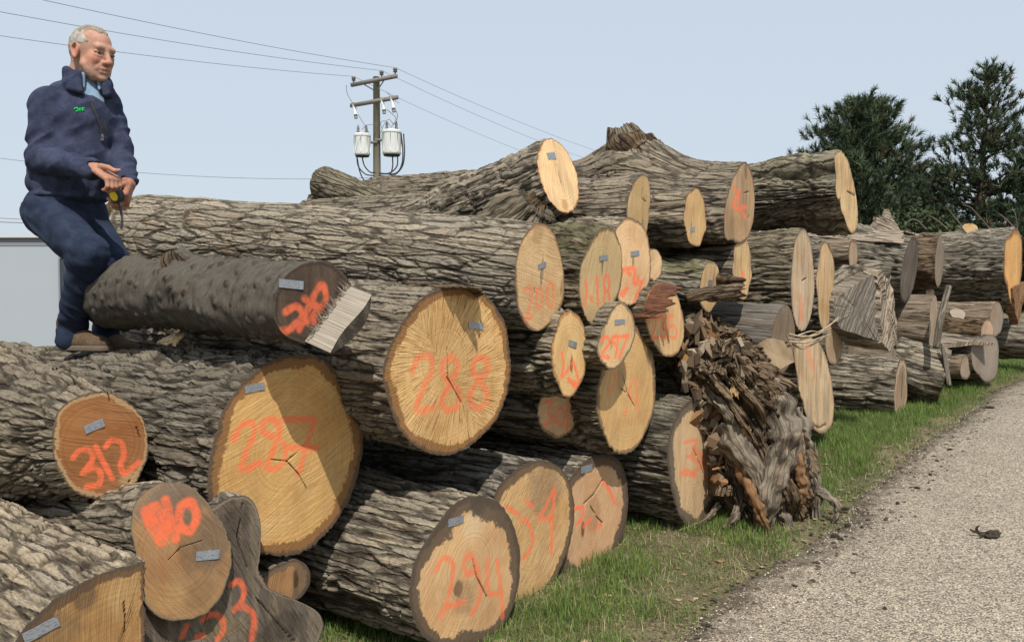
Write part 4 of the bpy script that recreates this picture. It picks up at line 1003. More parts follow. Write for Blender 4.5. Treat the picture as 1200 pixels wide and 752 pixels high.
# ---- torn wedge and splinters on the dark log
r = LOGS['n302']['root']
A, B = loc3('n302', 406, 333), loc3('n302', 356, 399)
cen = np.array([0, 0, 0.]); chord = (B - A) / np.linalg.norm(B - A); out = np.array([-chord[1], chord[0], 0])
if np.dot(out, (A + B) / 2) < 0: out = -out
rs = np.random.default_rng(5)
N = 70; fr = np.linspace(0, 1, N)
def wedge_row(f):
    base = A + (B - A) * f; bul = .016 + .062 * math.sin(math.pi * min(1, max(0, f * .9 + .05)))
    z1 = .140 + .010 * math.sin(f * 7) 
    return base, bul, z1
rows = []
for f in fr:
    base, bul, z1 = wedge_row(f)
    rows.append([base + out * (.004 + .012 * k_ + 0) + [0, -.03 * k_, .002 + (z1 - .002) * k_] for k_ in (0, .2, .4, .6, .8, 1)])
V = np.array(rows).reshape(-1, 3)
mesh_np('torn_wedge', V, grid_quads(N, 6, False), M['torn'], r, True, {'bu': np.stack([V[:, 2], np.repeat(fr, 6) * .28, 0 * V[:, 0]], -1)})
rows = []
for f in fr:
    base, bul, z1 = wedge_row(f)
    rows.append([base + out * .016 + [0, -.03, z1 - .001], base + out * bul + [0, -.03, z1 - .012], base + out * (bul + .006 * math.sin(f * 30)) + [0, -.01, .08], base + out * (bul + .004) + [0, 0, -.03]])
V = np.array(rows).reshape(-1, 3)
mesh_np('wedge_bark', V, grid_quads(N, 4, False), M['cherry'], r, False, {'bu': np.stack([V[:, 2], np.repeat(fr, 4) * .28, 0 * V[:, 0]], -1), 'bh': np.full(len(V), .3), 'moss': np.zeros(len(V))})
# torn fibres of many lengths left standing on the black face
V = []; T = []
for k_ in range(95):
    f = rs.random(); base, bul, z1 = wedge_row(f); ch = chord; ln = .006 + .045 * rs.random() ** 2.2; w_ = rs.uniform(.0015, .006)
    b0_ = base + out * .006 + [0, 0, .004 + .02 * rs.random()]; tip = base - out * ln + ch * rs.normal(0, .008) + [0, 0, .003 + .02 * rs.random()]
    n0 = len(V); V += [b0_ - ch * w_, b0_ + ch * w_, tip, b0_ + [0, 0, .005]]; T += [[n0, n0 + 1, n0 + 2], [n0, n0 + 2, n0 + 3], [n0 + 1, n0 + 3, n0 + 2]]
V = np.array(V); mesh_np('torn_fibres', V, np.array(T), M['torn'], r, False, {'bu': np.stack([V[:, 0] * 2 + V[:, 1], V[:, 1] * 2, 0 * V[:, 0]], -1)})
# knot on its back and the broken far end
rough_tube('knot', [(-.02, .10, -.95), (-.03, .17, -.97), (-.03, .205, -.98)], [.075, .055, .03], 'rot', r, 4, .5, 20, 14, lob=.3, jag=.02)
rough_tube('broken_end', [(0, -.02, -1.62), (-.0, -.03, -1.70), (0, -.03, -1.78)], [.125, .105, .085], 'oldgrey', r, 9, .4, 30, 16, lob=.25, jag=.05)
V = []; 
for k in range(26):
    f = k / 25; V += [[.125 + .012 * math.sin(f * 20) + .01 * rs.random(), .055 - f * .13, -.72 + .02 * math.sin(f * 31)], [.140 + .008 * rs.random(), .055 - f * .13 + .01, -.69 + .018 * math.sin(f * 17 + 1)]]

def shell(key, a0, a1, z0, z1, r0, lift, mat, name, seed, thick=.014, na=26, nz=14, label=None, jag=.02, rfun=None):
    """curved plate of loose bark hugging a log; z0 behind the face, z1 in front"""
    info = LOGS[key]; rs = np.random.default_rng(seed)
    an = np.linspace(R_(a0), R_(a1), na); f = np.linspace(0, 1, nz)
    V = []
    for side in (0, 1):
        for i, a in enumerate(an):
            e = jag * (pn(np.array([a * 9.]), np.array([.5]), None, seed)[0] + .6 * pn(np.array([a * 26.]), np.array([.5]), None, seed + 1)[0])
            taper = math.sin(math.pi * i / (na - 1)) ** .5
            for g in f:
                z = z0 + (z1 * taper + e - z0) * g
                rr = r0 + lift * g ** 1.5 + side * thick * (1 - .6 * g) + .008 * pn(np.array([a * 8]), np.array([g * 4]), None, seed + 2)[0] + .006 * pn(np.array([a * 30]), np.array([g * 9]), None, seed + 3)[0]
                V.append([rr * math.cos(a) * info['sx'], rr * math.sin(a), z])
    V = np.array(V); n1 = na * nz
    q = grid_quads(na, nz, False)
    b = [i * nz for i in range(na)] + [(na - 1) * nz + j for j in range(1, nz)] + [i * nz + nz - 1 for i in range(na - 2, -1, -1)] + [j for j in range(nz - 2, 0, -1)]
    sd = [[b[k], b[(k + 1) % len(b)], n1 + b[(k + 1) % len(b)], n1 + b[k]] for k in range(len(b))]
    aa = np.tile(np.repeat(an, nz), 2)
    o = mesh_np(name, V, [q, q[:, ::-1] + n1, np.array(sd)], M[mat], info['root'], False, {'bu': np.stack([V[:, 2] + seed, aa * r0, 0 * aa], -1), 'bh': np.full(len(V), .6), 'moss': np.zeros(len(V))})
    me = o.data; bm = bmesh.new(); bm.from_mesh(me); bmesh.ops.recalc_face_normals(bm, faces=bm.faces); bm.to_mesh(me); bm.free()
    if label: o['label'] = label
    return o
shell('n288', 60, 97, -.25, .11, LOGS['n288']['R'] * 1.0, -.006, 'rot', 'bark_flap', 3, thick=.014, jag=.06, label='loose flap of bark over the top of the pale end')
shell('n235', 95, 178, -.12, .17, LOGS['n235']['R'] * .92, -.01, 'redbark', 'bark_flap', 8, thick=.02, jag=.08, label='torn red brown bark flap')
# fork stub on the forked log, knot stub on the mossy log, pale splinter at the far end of the long log
i8 = LOGS['n867']; R8 = i8['R']
rough_tube('fork_stub', [(.0, R8 * -.1, -.84), (.0, R8 * .8, -.86), (-.01, R8 * 1.15, -.88), (-.02, R8 * 1.6, -.92), (-.04, R8 * 2.10, -.97)], [.30, .30, .25, .17, .105], 'maple', i8['root'], 21, .06, 110, 90, kind='maple', amp=.6, lob=.06, jag=.06)
rough_tube('stub_break', [(-.03, R8 * 1.25, -.82), (-.05, R8 * 1.6, -.93), (-.05, R8 * 1.98, -.99)], [.20, .16, .07], 'rot', i8['root'], 22, .35, 40, 30, kind='rot', amp=.9, lob=.3)
i1 = LOGS['n118']; R1 = i1['R']
rough_tube('branch_stub', [(.0, R1 * .45, -.62), (.02, R1 * 1.0, -.55), (.03, R1 * 1.38, -.47)], [.27, .19, .125], 'furrow', i1['root'], 33, .2, 60, 40, kind='furrow', amp=1.1, lob=.18)
rough_tube('stub_heart', [(.026, R1 * 1.22, -.50), (.034, R1 * 1.47, -.45)], [.10, .055], 'rot', i1['root'], 34, .5, 30, 14, kind='rot', lob=.35, jag=.05)
i2 = LOGS['n200']
ngon_prism('splinter', [(-.05, .22, -4.28), (.03, .24, -4.30), (.05, .12, -4.34), (.0, -.12, -4.40), (-.04, .02, -4.34)], (0, .03, .10), M['freshwood'], i2['root'], jit=.006, seed=4)

# ---- broken limb, brown bark slab, twigs above the stump
o = rough_tube('broken_limb', [at(804, 350, 5.35), at(822, 345, 5.38), at(845, 343, 5.42), at(868, 340, 5.46)], [.028, .042, .052, .045], 'rot', None, 51, .25, 30, 60, kind='rot', amp=.6, jag=.08)
tag(o, 'broken brown limb lying across the split mossy cut end', 'branch')
o = rough_tube('dead_branch', [at(838, 328, 5.9), at(858, 329, 5.75), at(873, 328, 5.6)], [.05, .036, .01], 'rot', None, 52, .2, 20, 30, kind='rot', amp=.4)
tag(o, 'dark pointed dead branch just above the broken brown limb', 'branch')
pl = [at(890, 405, 6.25), at(905, 396, 6.25), at(926, 401, 6.2), at(931, 424, 6.15), at(915, 432, 6.1), at(898, 441, 6.05)]
o = ngon_prism('bark_slab', pl, (-.03, .05, -.01), M['brownslab'], None, jit=.0012, seed=7)
tag(o, 'flat brown slab of inner bark hanging below the twigs', 'bark')
tw = empty('twig_bundle', at(925, 396, 6.2)); tag(tw, 'bundle of dry pale twigs sticking out over two log ends', 'twigs')
org = np.array(tw.location)
for pts, rr in (([(922, 396), (940, 397), (962, 388), (976, 378), (984, 371)], .011), ([(924, 400), (945, 401), (960, 396), (974, 391)], .009), ([(924, 391), (938, 394), (955, 393), (971, 385)], .008), ([(928, 402), (940, 408), (955, 402), (972, 390)], .010), ([(955, 391), (966, 388), (974, 384)], .006), ([(935, 393), (950, 388), (960, 389)], .006)):
    mb = MB(); dd = 6.15 + rs.normal(0, .03)
    P = spline([at(u, v, dd + .002 * (u - 920)) - org for u, v in pts], 24); mb.tube(P, np.linspace(rr, rr * .45, 24), 7)
    ob = mb.build('twig', M['twig'], tw); 
    me = ob.data; a = me.attributes.new('bu', 'FLOAT_VECTOR', 'POINT'); vv = np.zeros(len(me.vertices) * 3, np.float32); me.vertices.foreach_get('co', vv); a.data.foreach_set('vector', vv)

# ---- the root stump
st = empty('root_stump', at(885, 618, 5.36)); tag(st, 'rotten splintered stump with twisting roots standing upright on the grass', 'stump')
so_ = np.array(st.location)
def stp(u, v, dy=0.0): return at(u, v, 5.36 + dy) - so_
def stump_body():
    nu, nv = 200, 190
    f = np.linspace(0, 1, nu)              # 0 bottom .. 1 top
    vv = np.array([612, 570, 520, 470, 430, 400, 382, 372.]); lu = np.array([862, 838, 838, 812, 797, 798, 806, 815.]); ru = np.array([930, 940, 934, 915, 890, 862, 842, 832.])
    g = np.linspace(0, 1, len(vv))
    v = np.interp(f, g, vv); L_ = np.interp(f, g, lu); Rr = np.interp(f, g, ru)
    c = np.stack([stp((a + b) / 2, q, .28) for a, b, q in zip(L_, Rr, v)]); half = (Rr - L_) / 2 * .0054
    th = np.arange(nv) / nv * 2 * np.pi
    F_, TH = np.meshgrid(f, th, indexing='ij')
    D = np.stack([np.cos(TH), np.sin(TH), 0 * TH], -1)
    rad = half[:, None] * (1 / np.sqrt((np.cos(TH)) ** 2 + (np.sin(TH) / 1.25) ** 2))
    P = c[:, None] + D * rad[..., None]
    tw_ = TH + 1.2 * F_                    # grain twists round the stump
    q = np.stack([np.cos(tw_) * 3.0, np.sin(tw_) * 3.0, F_ * 2.2], -1)
    rdg = 1 - np.abs(fbm3(q * 1.3, 5, 4)) * 2
    rough = fbm3(np.stack([P[..., 0] * 14, P[..., 1] * 14, P[..., 2] * 9], -1), 9, 4)
    topk = ss(.35, .75, F_)
    blk = np.floor(fbm3(np.stack([np.cos(tw_) * 3.5, np.sin(tw_) * 3.5, F_ * 4.5], -1) * 1.6, 41, 2) * 6) / 6
    dsp = .15 * (rdg - .55) + .10 * blk + (.06 + .10 * topk) * rough + .05 * topk * np.sign(rough) * np.abs(fbm3(np.stack([P[..., 0] * 35, P[..., 1] * 35, P[..., 2] * 20], -1), 19, 3))
    P = P + D * dsp[..., None]; P[..., 2] += .07 * topk * fbm3(np.stack([P[..., 0] * 16, P[..., 1] * 16, 0 * F_], -1), 29, 3)
    V = P.reshape(-1, 3); n = len(V); V = np.vstack([V, c[-1] + [0, 0, .0], c[0]])
    j = np.arange(nv); b = (nu - 1) * nv
    T = np.concatenate([np.stack([np.full(nv, n), b + j, b + (j + 1) % nv], -1), np.stack([np.full(nv, n + 1), (j + 1) % nv, j], -1)])
    bh = np.clip(.55 + 1.2 * dsp / .12, 0, 1).ravel(); bh = np.concatenate([bh, [.5, .5]])
    bu = np.stack([F_ * 1.3, tw_ * .35, 0 * F_], -1).reshape(-1, 3); bu = np.vstack([bu, bu[:2]])
    Q = grid_quads(nu, nv, True)[:, ::-1]
    o = mesh_np('trunk_core', V, [Q, T], M['rot'], st, True, {'bu': bu, 'bh': bh, 'moss': np.zeros(len(V))})
    bm = bmesh.new(); bm.from_mesh(o.data); bmesh.ops.recalc_face_normals(bm, faces=bm.faces); bm.to_mesh(o.data); bm.free()
stump_body()
roots = [([(905, 470, .10), (918, 520, -.02), (906, 560, -.10), (898, 600, -.12), (892, 622, -.10)], [.11, .10, .085, .06, .035], 'root'),
         ([(925, 480, .25), (940, 530, .18), (952, 575, .12), (958, 612, .10)], [.10, .085, .05, .03], 'root'),
         ([(948, 560, .15), (962, 575, .08), (978, 588, .02), (981, 602, .0), (976, 612, .0)], [.035, .03, .024, .02, .012], 'root'),
         ([(865, 540, -.02), (880, 575, -.16), (893, 605, -.20), (900, 620, -.20)], [.035, .034, .028, .016], 'orangewood'),
         ([(930, 500, .02), (934, 540, -.05), (941, 570, -.06), (940, 590, -.05)], [.02, .034, .034, .012], 'orangewood'),
         ([(850, 500, .05), (868, 530, -.05), (885, 560, -.10), (892, 590, -.08)], [.09, .08, .06, .03], 'root'),
         ([(895, 440, .2), (915, 480, .12), (930, 520, .1), (928, 560, .05)], [.07, .09, .07, .04], 'root'),
         ([(842, 590, .05), (830, 606, -.02), (812, 616, -.05), (795, 622, -.06)], [.02, .016, .012, .006], 'root'),
         ([(815, 440, .1), (835, 465, .0), (850, 480, -.05), (862, 500, -.04)], [.03, .04, .035, .02], 'root'),
         ([(905, 590, 0), (918, 606, -.04), (926, 622, -.05)], [.05, .04, .02], 'root'),
         ([(868, 590, 0), (860, 606, -.08), (848, 619, -.1)], [.03, .025, .012], 'root')]
for k, (pts, rd, mt) in enumerate(roots):
    rough_tube('root', [stp(*p) for p in pts], [x * 1.0 for x in rd], mt, st, 60 + k, .38, 36, 60, kind='furrow', amp=1.3, lob=.34)
def splinters():
    rg = np.random.default_rng(17); V = []; Q = []; C4 = []
    pal = np.array([(.27, .215, .15), (.12, .088, .058), (.055, .042, .03), (.17, .12, .075), (.27, .22, .155), (.22, .18, .13), (.20, .105, .045), (.24, .13, .06), (.08, .055, .036), (.13, .092, .06), (.06, .045, .03), (.22, .165, .11)])
    for k in range(620):
        f = rg.random() ** .8
        v = 378 + 190 * f; l = np.interp(v, [372, 400, 470, 520, 570], [808, 796, 806, 832, 836]); r_ = np.interp(v, [372, 400, 470, 520, 570], [838, 862, 918, 935, 940])
        c = stp(rg.uniform(l, r_), v, .22 - .22 * rg.random() ** .7)
        d = rg.normal(0, .75, 3) + np.array([.25, -.25, .9]); d /= np.linalg.norm(d); e = np.cross(d, rg.normal(0, 1, 3)); e /= np.linalg.norm(e); n_ = np.cross(d, e)
        L = rg.uniform(.05, .17) * (1.15 - .5 * f); w = rg.uniform(.008, .024) if k % 5 < 2 else L * rg.uniform(.4, .8); t = min(w * .7, .035)
        b = len(V)
        for (a, s_) in ((-.5, .7), (.1, 1), (.5, .15)):
            for x, y in ((-1, -1), (1, -1), (1, 1), (-1, 1)): V.append(c + d * L * (a + .1 * rg.random()) + e * w * .5 * x * s_ + n_ * t * .5 * y * s_ + n_ * L * .12 * abs(a))
        for i in (0, 4):
            for j in range(4): Q.append([b + i + j, b + i + (j + 1) % 4, b + i + 4 + (j + 1) % 4, b + i + 4 + j])
        Q.append([b + 3, b + 2, b + 1, b]); Q.append([b + 8, b + 9, b + 10, b + 11])
        cc = pal[rg.integers(len(pal))] * rg.uniform(.7, 1.25); C4 += [[*cc, 1]] * 12
    k = NT('splinter_wood', .85, .15); k.color(k.attr('tint', 'Color'))
    tag(mesh_np('splinters', np.array(V), np.array(Q), k.m, st, False, {'tint': np.array(C4)}), kind='stuff')
splinters()
for k_, (u_, v_, w_, h_) in enumerate(((872, 508, 9, 18), (881, 516, 8, 22), (890, 511, 6, 16), (866, 520, 6, 12), (838, 432, 8, 12), (852, 412, 9, 9), (860, 455, 6, 22), (848, 575, 10, 10))):
    ngon_prism('torn_wood', [stp(u_ - w_, v_ + h_ * .5, -.06), stp(u_ - w_ * .3, v_ - h_ * .7, -.04), stp(u_ + w_ * .3, v_ - h_ * .3, -.05), stp(u_ + w_ * .9, v_ - h_ * .5, -.03), stp(u_ + w_, v_ + h_ * .6, -.07), stp(u_ + w_ * .1, v_ + h_ * .3, -.07)], (0.03, .14, .02), M['rot' if k_ % 3 else 'honey'], st, jit=.009, seed=3 + k_, sub=4)

# ---- far right extras
rb = LOGS['r_bark']; rr_ = rb['root']; Rb = rb['R']
ngon_prism('spike', [(-.10, Rb * .9, -.42), (.02, Rb * .95, -.24), (.10, Rb * .8, -.10), (.06, Rb * 1.3, -.20), (-.01, Rb * 1.75, -.30), (-.03, Rb * 1.35, -.36), (-.06, Rb * 1.5, -.40)], (.06, .0, -.05), M['bare'], rr_, jit=.008, seed=9, sub=4)
shell('r_bark', 70, 140, -1.25, -.10, Rb * 1.02, .03, 'bare', 'bare_patch', 31, thick=.03, jag=.05, na=30, nz=40)
rs5 = LOGS['r_split']
ngon_prism('torn_wedge', [(-.3, rs5['R'] * .7, -.5), (.12, rs5['R'] * 1.02, .0), (.14, rs5['R'] * .55, .0), (-.2, rs5['R'] * .35, -.4)], (-.05, .03, -.35), M['bare'], rs5['root'], jit=.012, seed=2)
bg_ = LOGS['r_big']; 
# cut knot facing the camera, orange torn wedge below the face
def cut_knot(key, u, v, rpx, s, d, name='branch_cut', mat='freshwood'):
    i = LOGS[key]; p = at(u, v, d); q = p - i['P']; lp = np.array([q @ i['e1'], q @ i['e2'], -(q @ i['w'])])
    dv = np.array([0, -.75, .55]); ld = np.array([dv @ i['e1'], dv @ i['e2'], -(dv @ i['w'])])
    rr = rpx * d / F
    o1 = rough_tube(name, [lp - ld * .20, lp - ld * .06, lp], [rr * 1.5, rr * 1.12, rr], 'furrow', i['root'], 71, .1, 30, 14, amp=.5)
    e = np.cross(ld, [0, 0, 1.]); e /= np.linalg.norm(e); f = np.cross(e, ld)
    a = np.linspace(0, 2 * np.pi, 22)[:-1]
    ngon_prism('cut_face', [lp + ld * .004 + (e * math.cos(x) + f * math.sin(x)) * rr * (1 + .1 * math.sin(3 * x)) for x in a], ld * .01, M[mat], o1, jit=.002, sub=1)
cut_knot('r_big', 1137, 269, 9, .8, 11.55, mat='honey')
cut_knot('r_mid', 1122, 369, 9, .8, 10.9, mat='torn')
ngon_prism('torn_wedge', [loc3('r_big', 1184, 338, .03), loc3('r_big', 1200, 330, .03), loc3('r_big', 1197, 350, .03), loc3('r_big', 1190, 380, .03), loc3('r_big', 1186, 360, .03)], (0, 0, -.10), M['orangewood'], bg_['root'], jit=.006, seed=6)
# big grey quarter-sawn slab
def split_slab():
    d = 7.75; root = empty('log', at(1012, 360, d)); tag(root, 'dark grey quarter log with a flat sawn side turned to the viewer', 'log', 'felled logs in the pile')
    o3 = np.array(root.location); P = lambda u, v, dd=0: at(u, v, d + dd) - o3
    back = np.array([-.62, .70, .08])
    ngon_prism('sawn_side', [P(976, 352), P(1000, 335), P(1028, 318), P(1031, 345), P(1034, 400), P(1018, 396), P(985, 385), P(978, 372)], back * .55, M['greywood'], root, jit=.004, seed=12)
    ngon_prism('torn_edge', [P(1028, 318, -.02), P(1040, 314, .03), P(1047, 345, .05), P(1052, 400, .06), P(1044, 412, .04), P(1034, 402, -.02), P(1031, 345, -.03)], back * .45, M['bare'], root, jit=.008, seed=13)
    rough_tube('bark', [P(974, 340, .25), P(1000, 326, .22), P(1030, 318, .10), P(1044, 318, .05)], [.14, .13, .10, .05], 'furrow', root, 81, .2, 40, 50, kind='furrow', lob=.15)
split_slab()
o = rough_tube('leaning_stake', [at(1097, 408, 9.0), at(1103, 370, 9.05), at(1112, 335, 9.1)], [.034, .036, .032], 'greywood', None, 91, .05, 14, 30, amp=.2, lob=.05)
tag(o, 'thin weathered stake leaning against the small logs', 'stake')
o = rough_tube('prop_stick', [at(1112, 452, 9.05), at(1108, 425, 9.1), at(1104, 405, 9.15)], [.025, .026, .02], 'greywood', None, 92, .05, 14, 20, amp=.2, lob=.05)
tag(o, 'short pale stick propped on the bark chunk below the stake', 'stick')
o = ngon_prism('plank', [at(1104, 402, 9.9), at(1140, 399, 9.95), at(1168, 402, 10.0), at(1166, 405, 10.0), at(1140, 404, 9.95), at(1104, 408, 9.9)], (-.15, .35, .02), M['bare'], None, jit=.003, seed=3)
tag(o, 'thin weathered board lying on the low grey faced log', 'board')
M['trunk_grey'] = plain('grey_twig', (.20, .17, .13), .9, .1)
for k, pts in enumerate(([(1128, 300 - 34, 11.4), (1115, 250, 11.3), (1108, 240, 11.2)], [(1160, 268, 11.8), (1146, 252, 11.6), (1137, 243, 11.5), (1128, 240, 11.5)], [(1190, 268, 11.6), (1178, 256, 11.5), (1170, 250, 11.5)], [(1192, 268, 11.6), (1190, 252, 11.5), (1186, 243, 11.5)], [(1085, 268, 11.9), (1072, 257, 11.8), (1060, 262, 11.8)], [(1110, 268, 11.7), (1098, 258, 11.6), (1088, 252, 11.6)])):
    mb = MB(); P = spline([at(*p) for p in pts], 16); mb.tube(P, np.linspace(.009, .003, 16), 6)
    ob = mb.build('twig', M['trunk_grey']); tag(ob, 'thin dry twig sticking up from the top of the far right logs', 'twig', 'twigs on the far logs')
# pale chip of wood lying on the big log, by the dark log
o = ngon_prism('wood_chip', [at(184, 402, 4.02), at(196, 396, 4.0), at(205, 393, 3.98), (at(214, 396, 3.98)), at(208, 401, 3.97), (at(206, 406, 3.96)), at(199, 402, 3.99)], (0, .03, .012), M['freshwood'], None, jit=.004, seed=8, sub=3)
tag(o, 'pale torn wood chip lying on the 287 log under the dark log', 'wood chip')
# ================================================================== pines
def needle_mat():
    k = NT('pine_needles', .65, .2); k.color(k.attr('tint', 'Color')); return k.m
M['needle'] = needle_mat()
M['trunk'] = plain('pine_trunk', (.10, .075, .055), .9, .1, 0, .3, 6, .5)
def pine(label, u, d, vtop, prof, seed, nbr, tuft=.36, browns=.05, asym=(0, 0), h0=.03, dens=1.0, green=((.038, .060, .034), (.105, .130, .070))):
    rg = np.random.default_rng(seed)
    base = at(u, 340, d); base[2] = float(ramp(base[0], base[1])) - .05
    top = at(u, vtop, d)[2]; H = top - base[2]
    root = empty('pine_tree', base); tag(root, label, 'tree', 'pines behind the log pile')
    tr = MB(); k = np.linspace(0, 1, 14); P = np.stack([.25 * np.sin(k * 3 + seed) * k, .2 * np.cos(k * 2) * k, k * H * .985], -1); tr.tube(P, .17 * (1 - k) ** .8 * H / 11 + .02, 9)
    tr.build('trunk', M['trunk'], root)
    br = MB(); T = []; 
    for b in range(nbr):
        hf = h0 + (1 - h0) * rg.random() ** .9 * .99
        a = rg.uniform(0, 2 * np.pi); ln = np.interp(hf, prof[0], prof[1]) * rg.uniform(.62, 1.1)
        ln *= 1 + asym[0] * math.cos(a) 
        c = np.array([.25 * math.sin(hf * 3 + seed) * hf, .2 * math.cos(hf * 2) * hf, hf * H])
        el = np.interp(hf, [0, .5, 1], [-.10, .18, .75]) + rg.normal(0, .12)
        q = np.linspace(0, 1, 8); dr = np.array([math.cos(a), math.sin(a), 0])
        pts = c + dr * (q * ln * math.cos(el))[:, None] + np.array([0, 0, 1.]) * (q * ln * math.sin(el) + .16 * ln * q ** 2.2)[:, None]
        br.tube(pts, np.linspace(.045, .01, 8) * (.5 + ln / 3), 4, cap=False)
        nt = max(2, int(ln * 7.5 * dens))
        for t in range(nt):
            f = 1 - .72 * rg.random() ** 1.5
            side = rg.normal(0, .20 + .12 * ln * f, 3) * np.array([1, 1, .5])
            pc = np.array([np.interp(f, q, pts[:, i]) for i in range(3)]) + side
            T.append((pc, dr * .55 + np.array([0, 0, .75]) + rg.normal(0, .3, 3)))
    br.build('branches', M['trunk'], root)
    C0 = np.array([t[0] for t in T]); D = np.array([t[1] for t in T]); D /= np.linalg.norm(D, axis=1)[:, None]
    nb = 40; n = len(T)
    col = np.array(green[0]) + (np.array(green[1]) - np.array(green[0])) * rg.random((n, 1)) ** 1.3
    isb = rg.random(n) < browns * .6; col[isb] = np.array([.10, .085, .045]) * rg.uniform(.6, 1.2, (isb.sum(), 1))
    dv = D[:, None] * 1.0 + rg.normal(0, .50, (n, nb, 3)); dv /= np.linalg.norm(dv, axis=2)[..., None]
    L = 1.0 * tuft * rg.uniform(.55, 1.15, (n, nb, 1))
    off = D[:, None] * rg.uniform(-.30, .25, (n, nb, 1)) * tuft * 1.6
    sd = np.cross(dv, rg.normal(0, 1, (n, nb, 3))); sd /= np.linalg.norm(sd, axis=2)[..., None] + 1e-9
    p0 = C0[:, None] + off; w = .017
    V = np.stack([p0 - sd * w, p0 + sd * w, p0 + dv * L + sd * w * .25, p0 + dv * L - sd * w * .25], 2).reshape(-1, 3)
    i = np.arange(n * nb)[:, None] * 4 + np.arange(4)[None]
    c4 = np.ones((n, nb, 4, 4)); c4[..., :3] = col[:, None, None] * rg.uniform(.75, 1.25, (n, nb, 1, 1))
    mesh_np('crown', V, i, M['needle'], root, False, {'tint': c4.reshape(-1, 4)})
pine('broad dark pine with a rounded crown, left one of the two big pines', 1010, 40, 122, ([0, .25, .45, .7, .88, 1], [3.6, 3.9, 3.6, 2.6, 1.5, .25]), 3, 190, .34, .02, dens=1.25)
pine('taller open pine with a pointed top and brownish patches, right of the broad pine', 1146, 38, 78, ([0, .3, .5, .7, .85, 1], [3.4, 3.2, 2.7, 1.9, 1.3, .25]), 5, 104, .30, .10, dens=1.0)
pine('brown tinged pine cut off by the right edge of the photo', 1226, 36, 140, ([0, .4, .7, 1], [2.8, 2.5, 1.5, .3]), 8, 130, .32, .22, dens=1.1)
pine('low dark pine filling the gap between the two big pines', 1068, 52, 205, ([0, .4, .8, 1], [4.2, 3.6, 2.0, .4]), 12, 120, .36, .06, dens=1.0)
pine('small pine whose lower branches show beyond the furrowed top log', 958, 46, 172, ([0, .4, .7, 1], [2.6, 2.4, 1.5, .3]), 14, 75, .34, .02, dens=1.1)
def shrub(label, u, d, vtop, wd, seed):
    rg = np.random.default_rng(seed); b = at(u, 340, d); b[2] = float(ramp(b[0], b[1])) - .05; H = at(u, vtop, d)[2] - b[2]
    root = empty('shrub', b); tag(root, label, 'shrub')
    mb = MB()
    for k in range(9):
        a = rg.uniform(0, 6.28); mb.tube(np.array([[0, 0, 0], [math.cos(a) * wd * .2, math.sin(a) * wd * .2, H * .5], [math.cos(a) * wd * .35, math.sin(a) * wd * .35, H * .9]]), [.04, .03, .01], 5)
    mb.build('stems', M['trunk'], root)
    n = 5200; P = rg.normal(0, 1, (n, 3)); P /= np.linalg.norm(P, axis=1)[:, None]; P *= rg.uniform(.5, 1, (n, 1)) ** .5
    P = P * np.array([wd, wd * .7, H * .55]) * (1 + .35 * pn3(P * 2.2, seed))[:, None] + np.array([0, 0, H * .5])
    a = rg.normal(0, 1, (n, 3)); a /= np.linalg.norm(a, axis=1)[:, None]; c = np.cross(a, rg.normal(0, 1, (n, 3))); c /= np.linalg.norm(c, axis=1)[:, None]
    s_ = rg.uniform(.05, .10, (n, 1)); V = np.stack([P - a * s_ - c * s_ * .5, P - a * s_ * .2 + c * s_ * .6, P + a * s_, P + a * s_ * .1 - c * s_ * .7], 1).reshape(-1, 3)
    col = np.array([(.042, .055, .022)]) * rg.uniform(.5, 1.6, (n, 1)); c4 = np.ones((n, 4, 4)); c4[..., :3] = col[:, None]
    mesh_np('foliage', V, np.arange(n * 4).reshape(-1, 4), M['needle'], root, False, {'tint': c4.reshape(-1, 4)})
shrub('yellow green shrub just above the logs, below the gap between the pines', 1064, 30, 248, 1.9, 4)

# ================================================================== utility pole, transformers, wires
M['pole'] = plain('pole_wood', (.24, .22, .165), .9, .1, 0, .2, 20, .2)
M['arm'] = plain('arm_wood', (.20, .19, .175), .9, .1, 0, .2, 20)
M['can'] = plain('transformer_paint', (.60, .62, .60), .45, .4, 0, .10, 5)
M['dark'] = plain('dark_rubber', (.035, .036, .04), .6, .3, 0, .1, 10)
M['ins'] = plain('grey_porcelain', (.16, .15, .15), .35, .5, 0, .1, 10)
PD = 35.0; pp = at(442.5, 340, PD); pp[2] = float(ramp(pp[0], pp[1]))
pole = empty('utility_pole', pp); tag(pole, 'wooden utility pole with two crossarms beyond the log pile', 'utility pole')
ZP = lambda v: CAMZ + (340 - v) * PD / F - pp[2] + .0
AD = np.array([.81, -.586, 0]); WD = np.array([.586, .81, 0])      # crossarm and wire directions
mb = MB(); mb.tube([[0, 0, -.3], [0, 0, ZP(93) * .5], [0, 0, ZP(93)]], [.19, .165, .135], 16); mb.build('pole_shaft', M['pole'], pole)
Rm_ = np.column_stack([AD, WD, [0, 0, 1]])
for vv, ln in ((98, 1.28), (122, 1.32)):
    mb = MB(); mb.box([WD[0] * -.16, WD[1] * -.16, ZP(vv)], [2 * ln, .11, .15], Rm_); mb.build('crossarm', M['arm'], pole)
for s in (-1, 1):
    mb = MB(); mb.tube([[s * AD[0] * .62 - WD[0] * .16, s * AD[1] * .62 - WD[1] * .16, ZP(99)], [0, 0, ZP(110)]], .025, 6); mb.build('brace', M['arm'], pole)
def lathe(mb, c, prof, n=14):
    a = np.arange(n) / n * 2 * np.pi
    V = np.concatenate([np.stack([c[0] + r * np.cos(a), c[1] + r * np.sin(a), np.full(n, c[2] + z)], -1) for r, z in prof])
    mb.add(V, grid_quads(len(prof), n, True)[:, ::-1])
attach = []
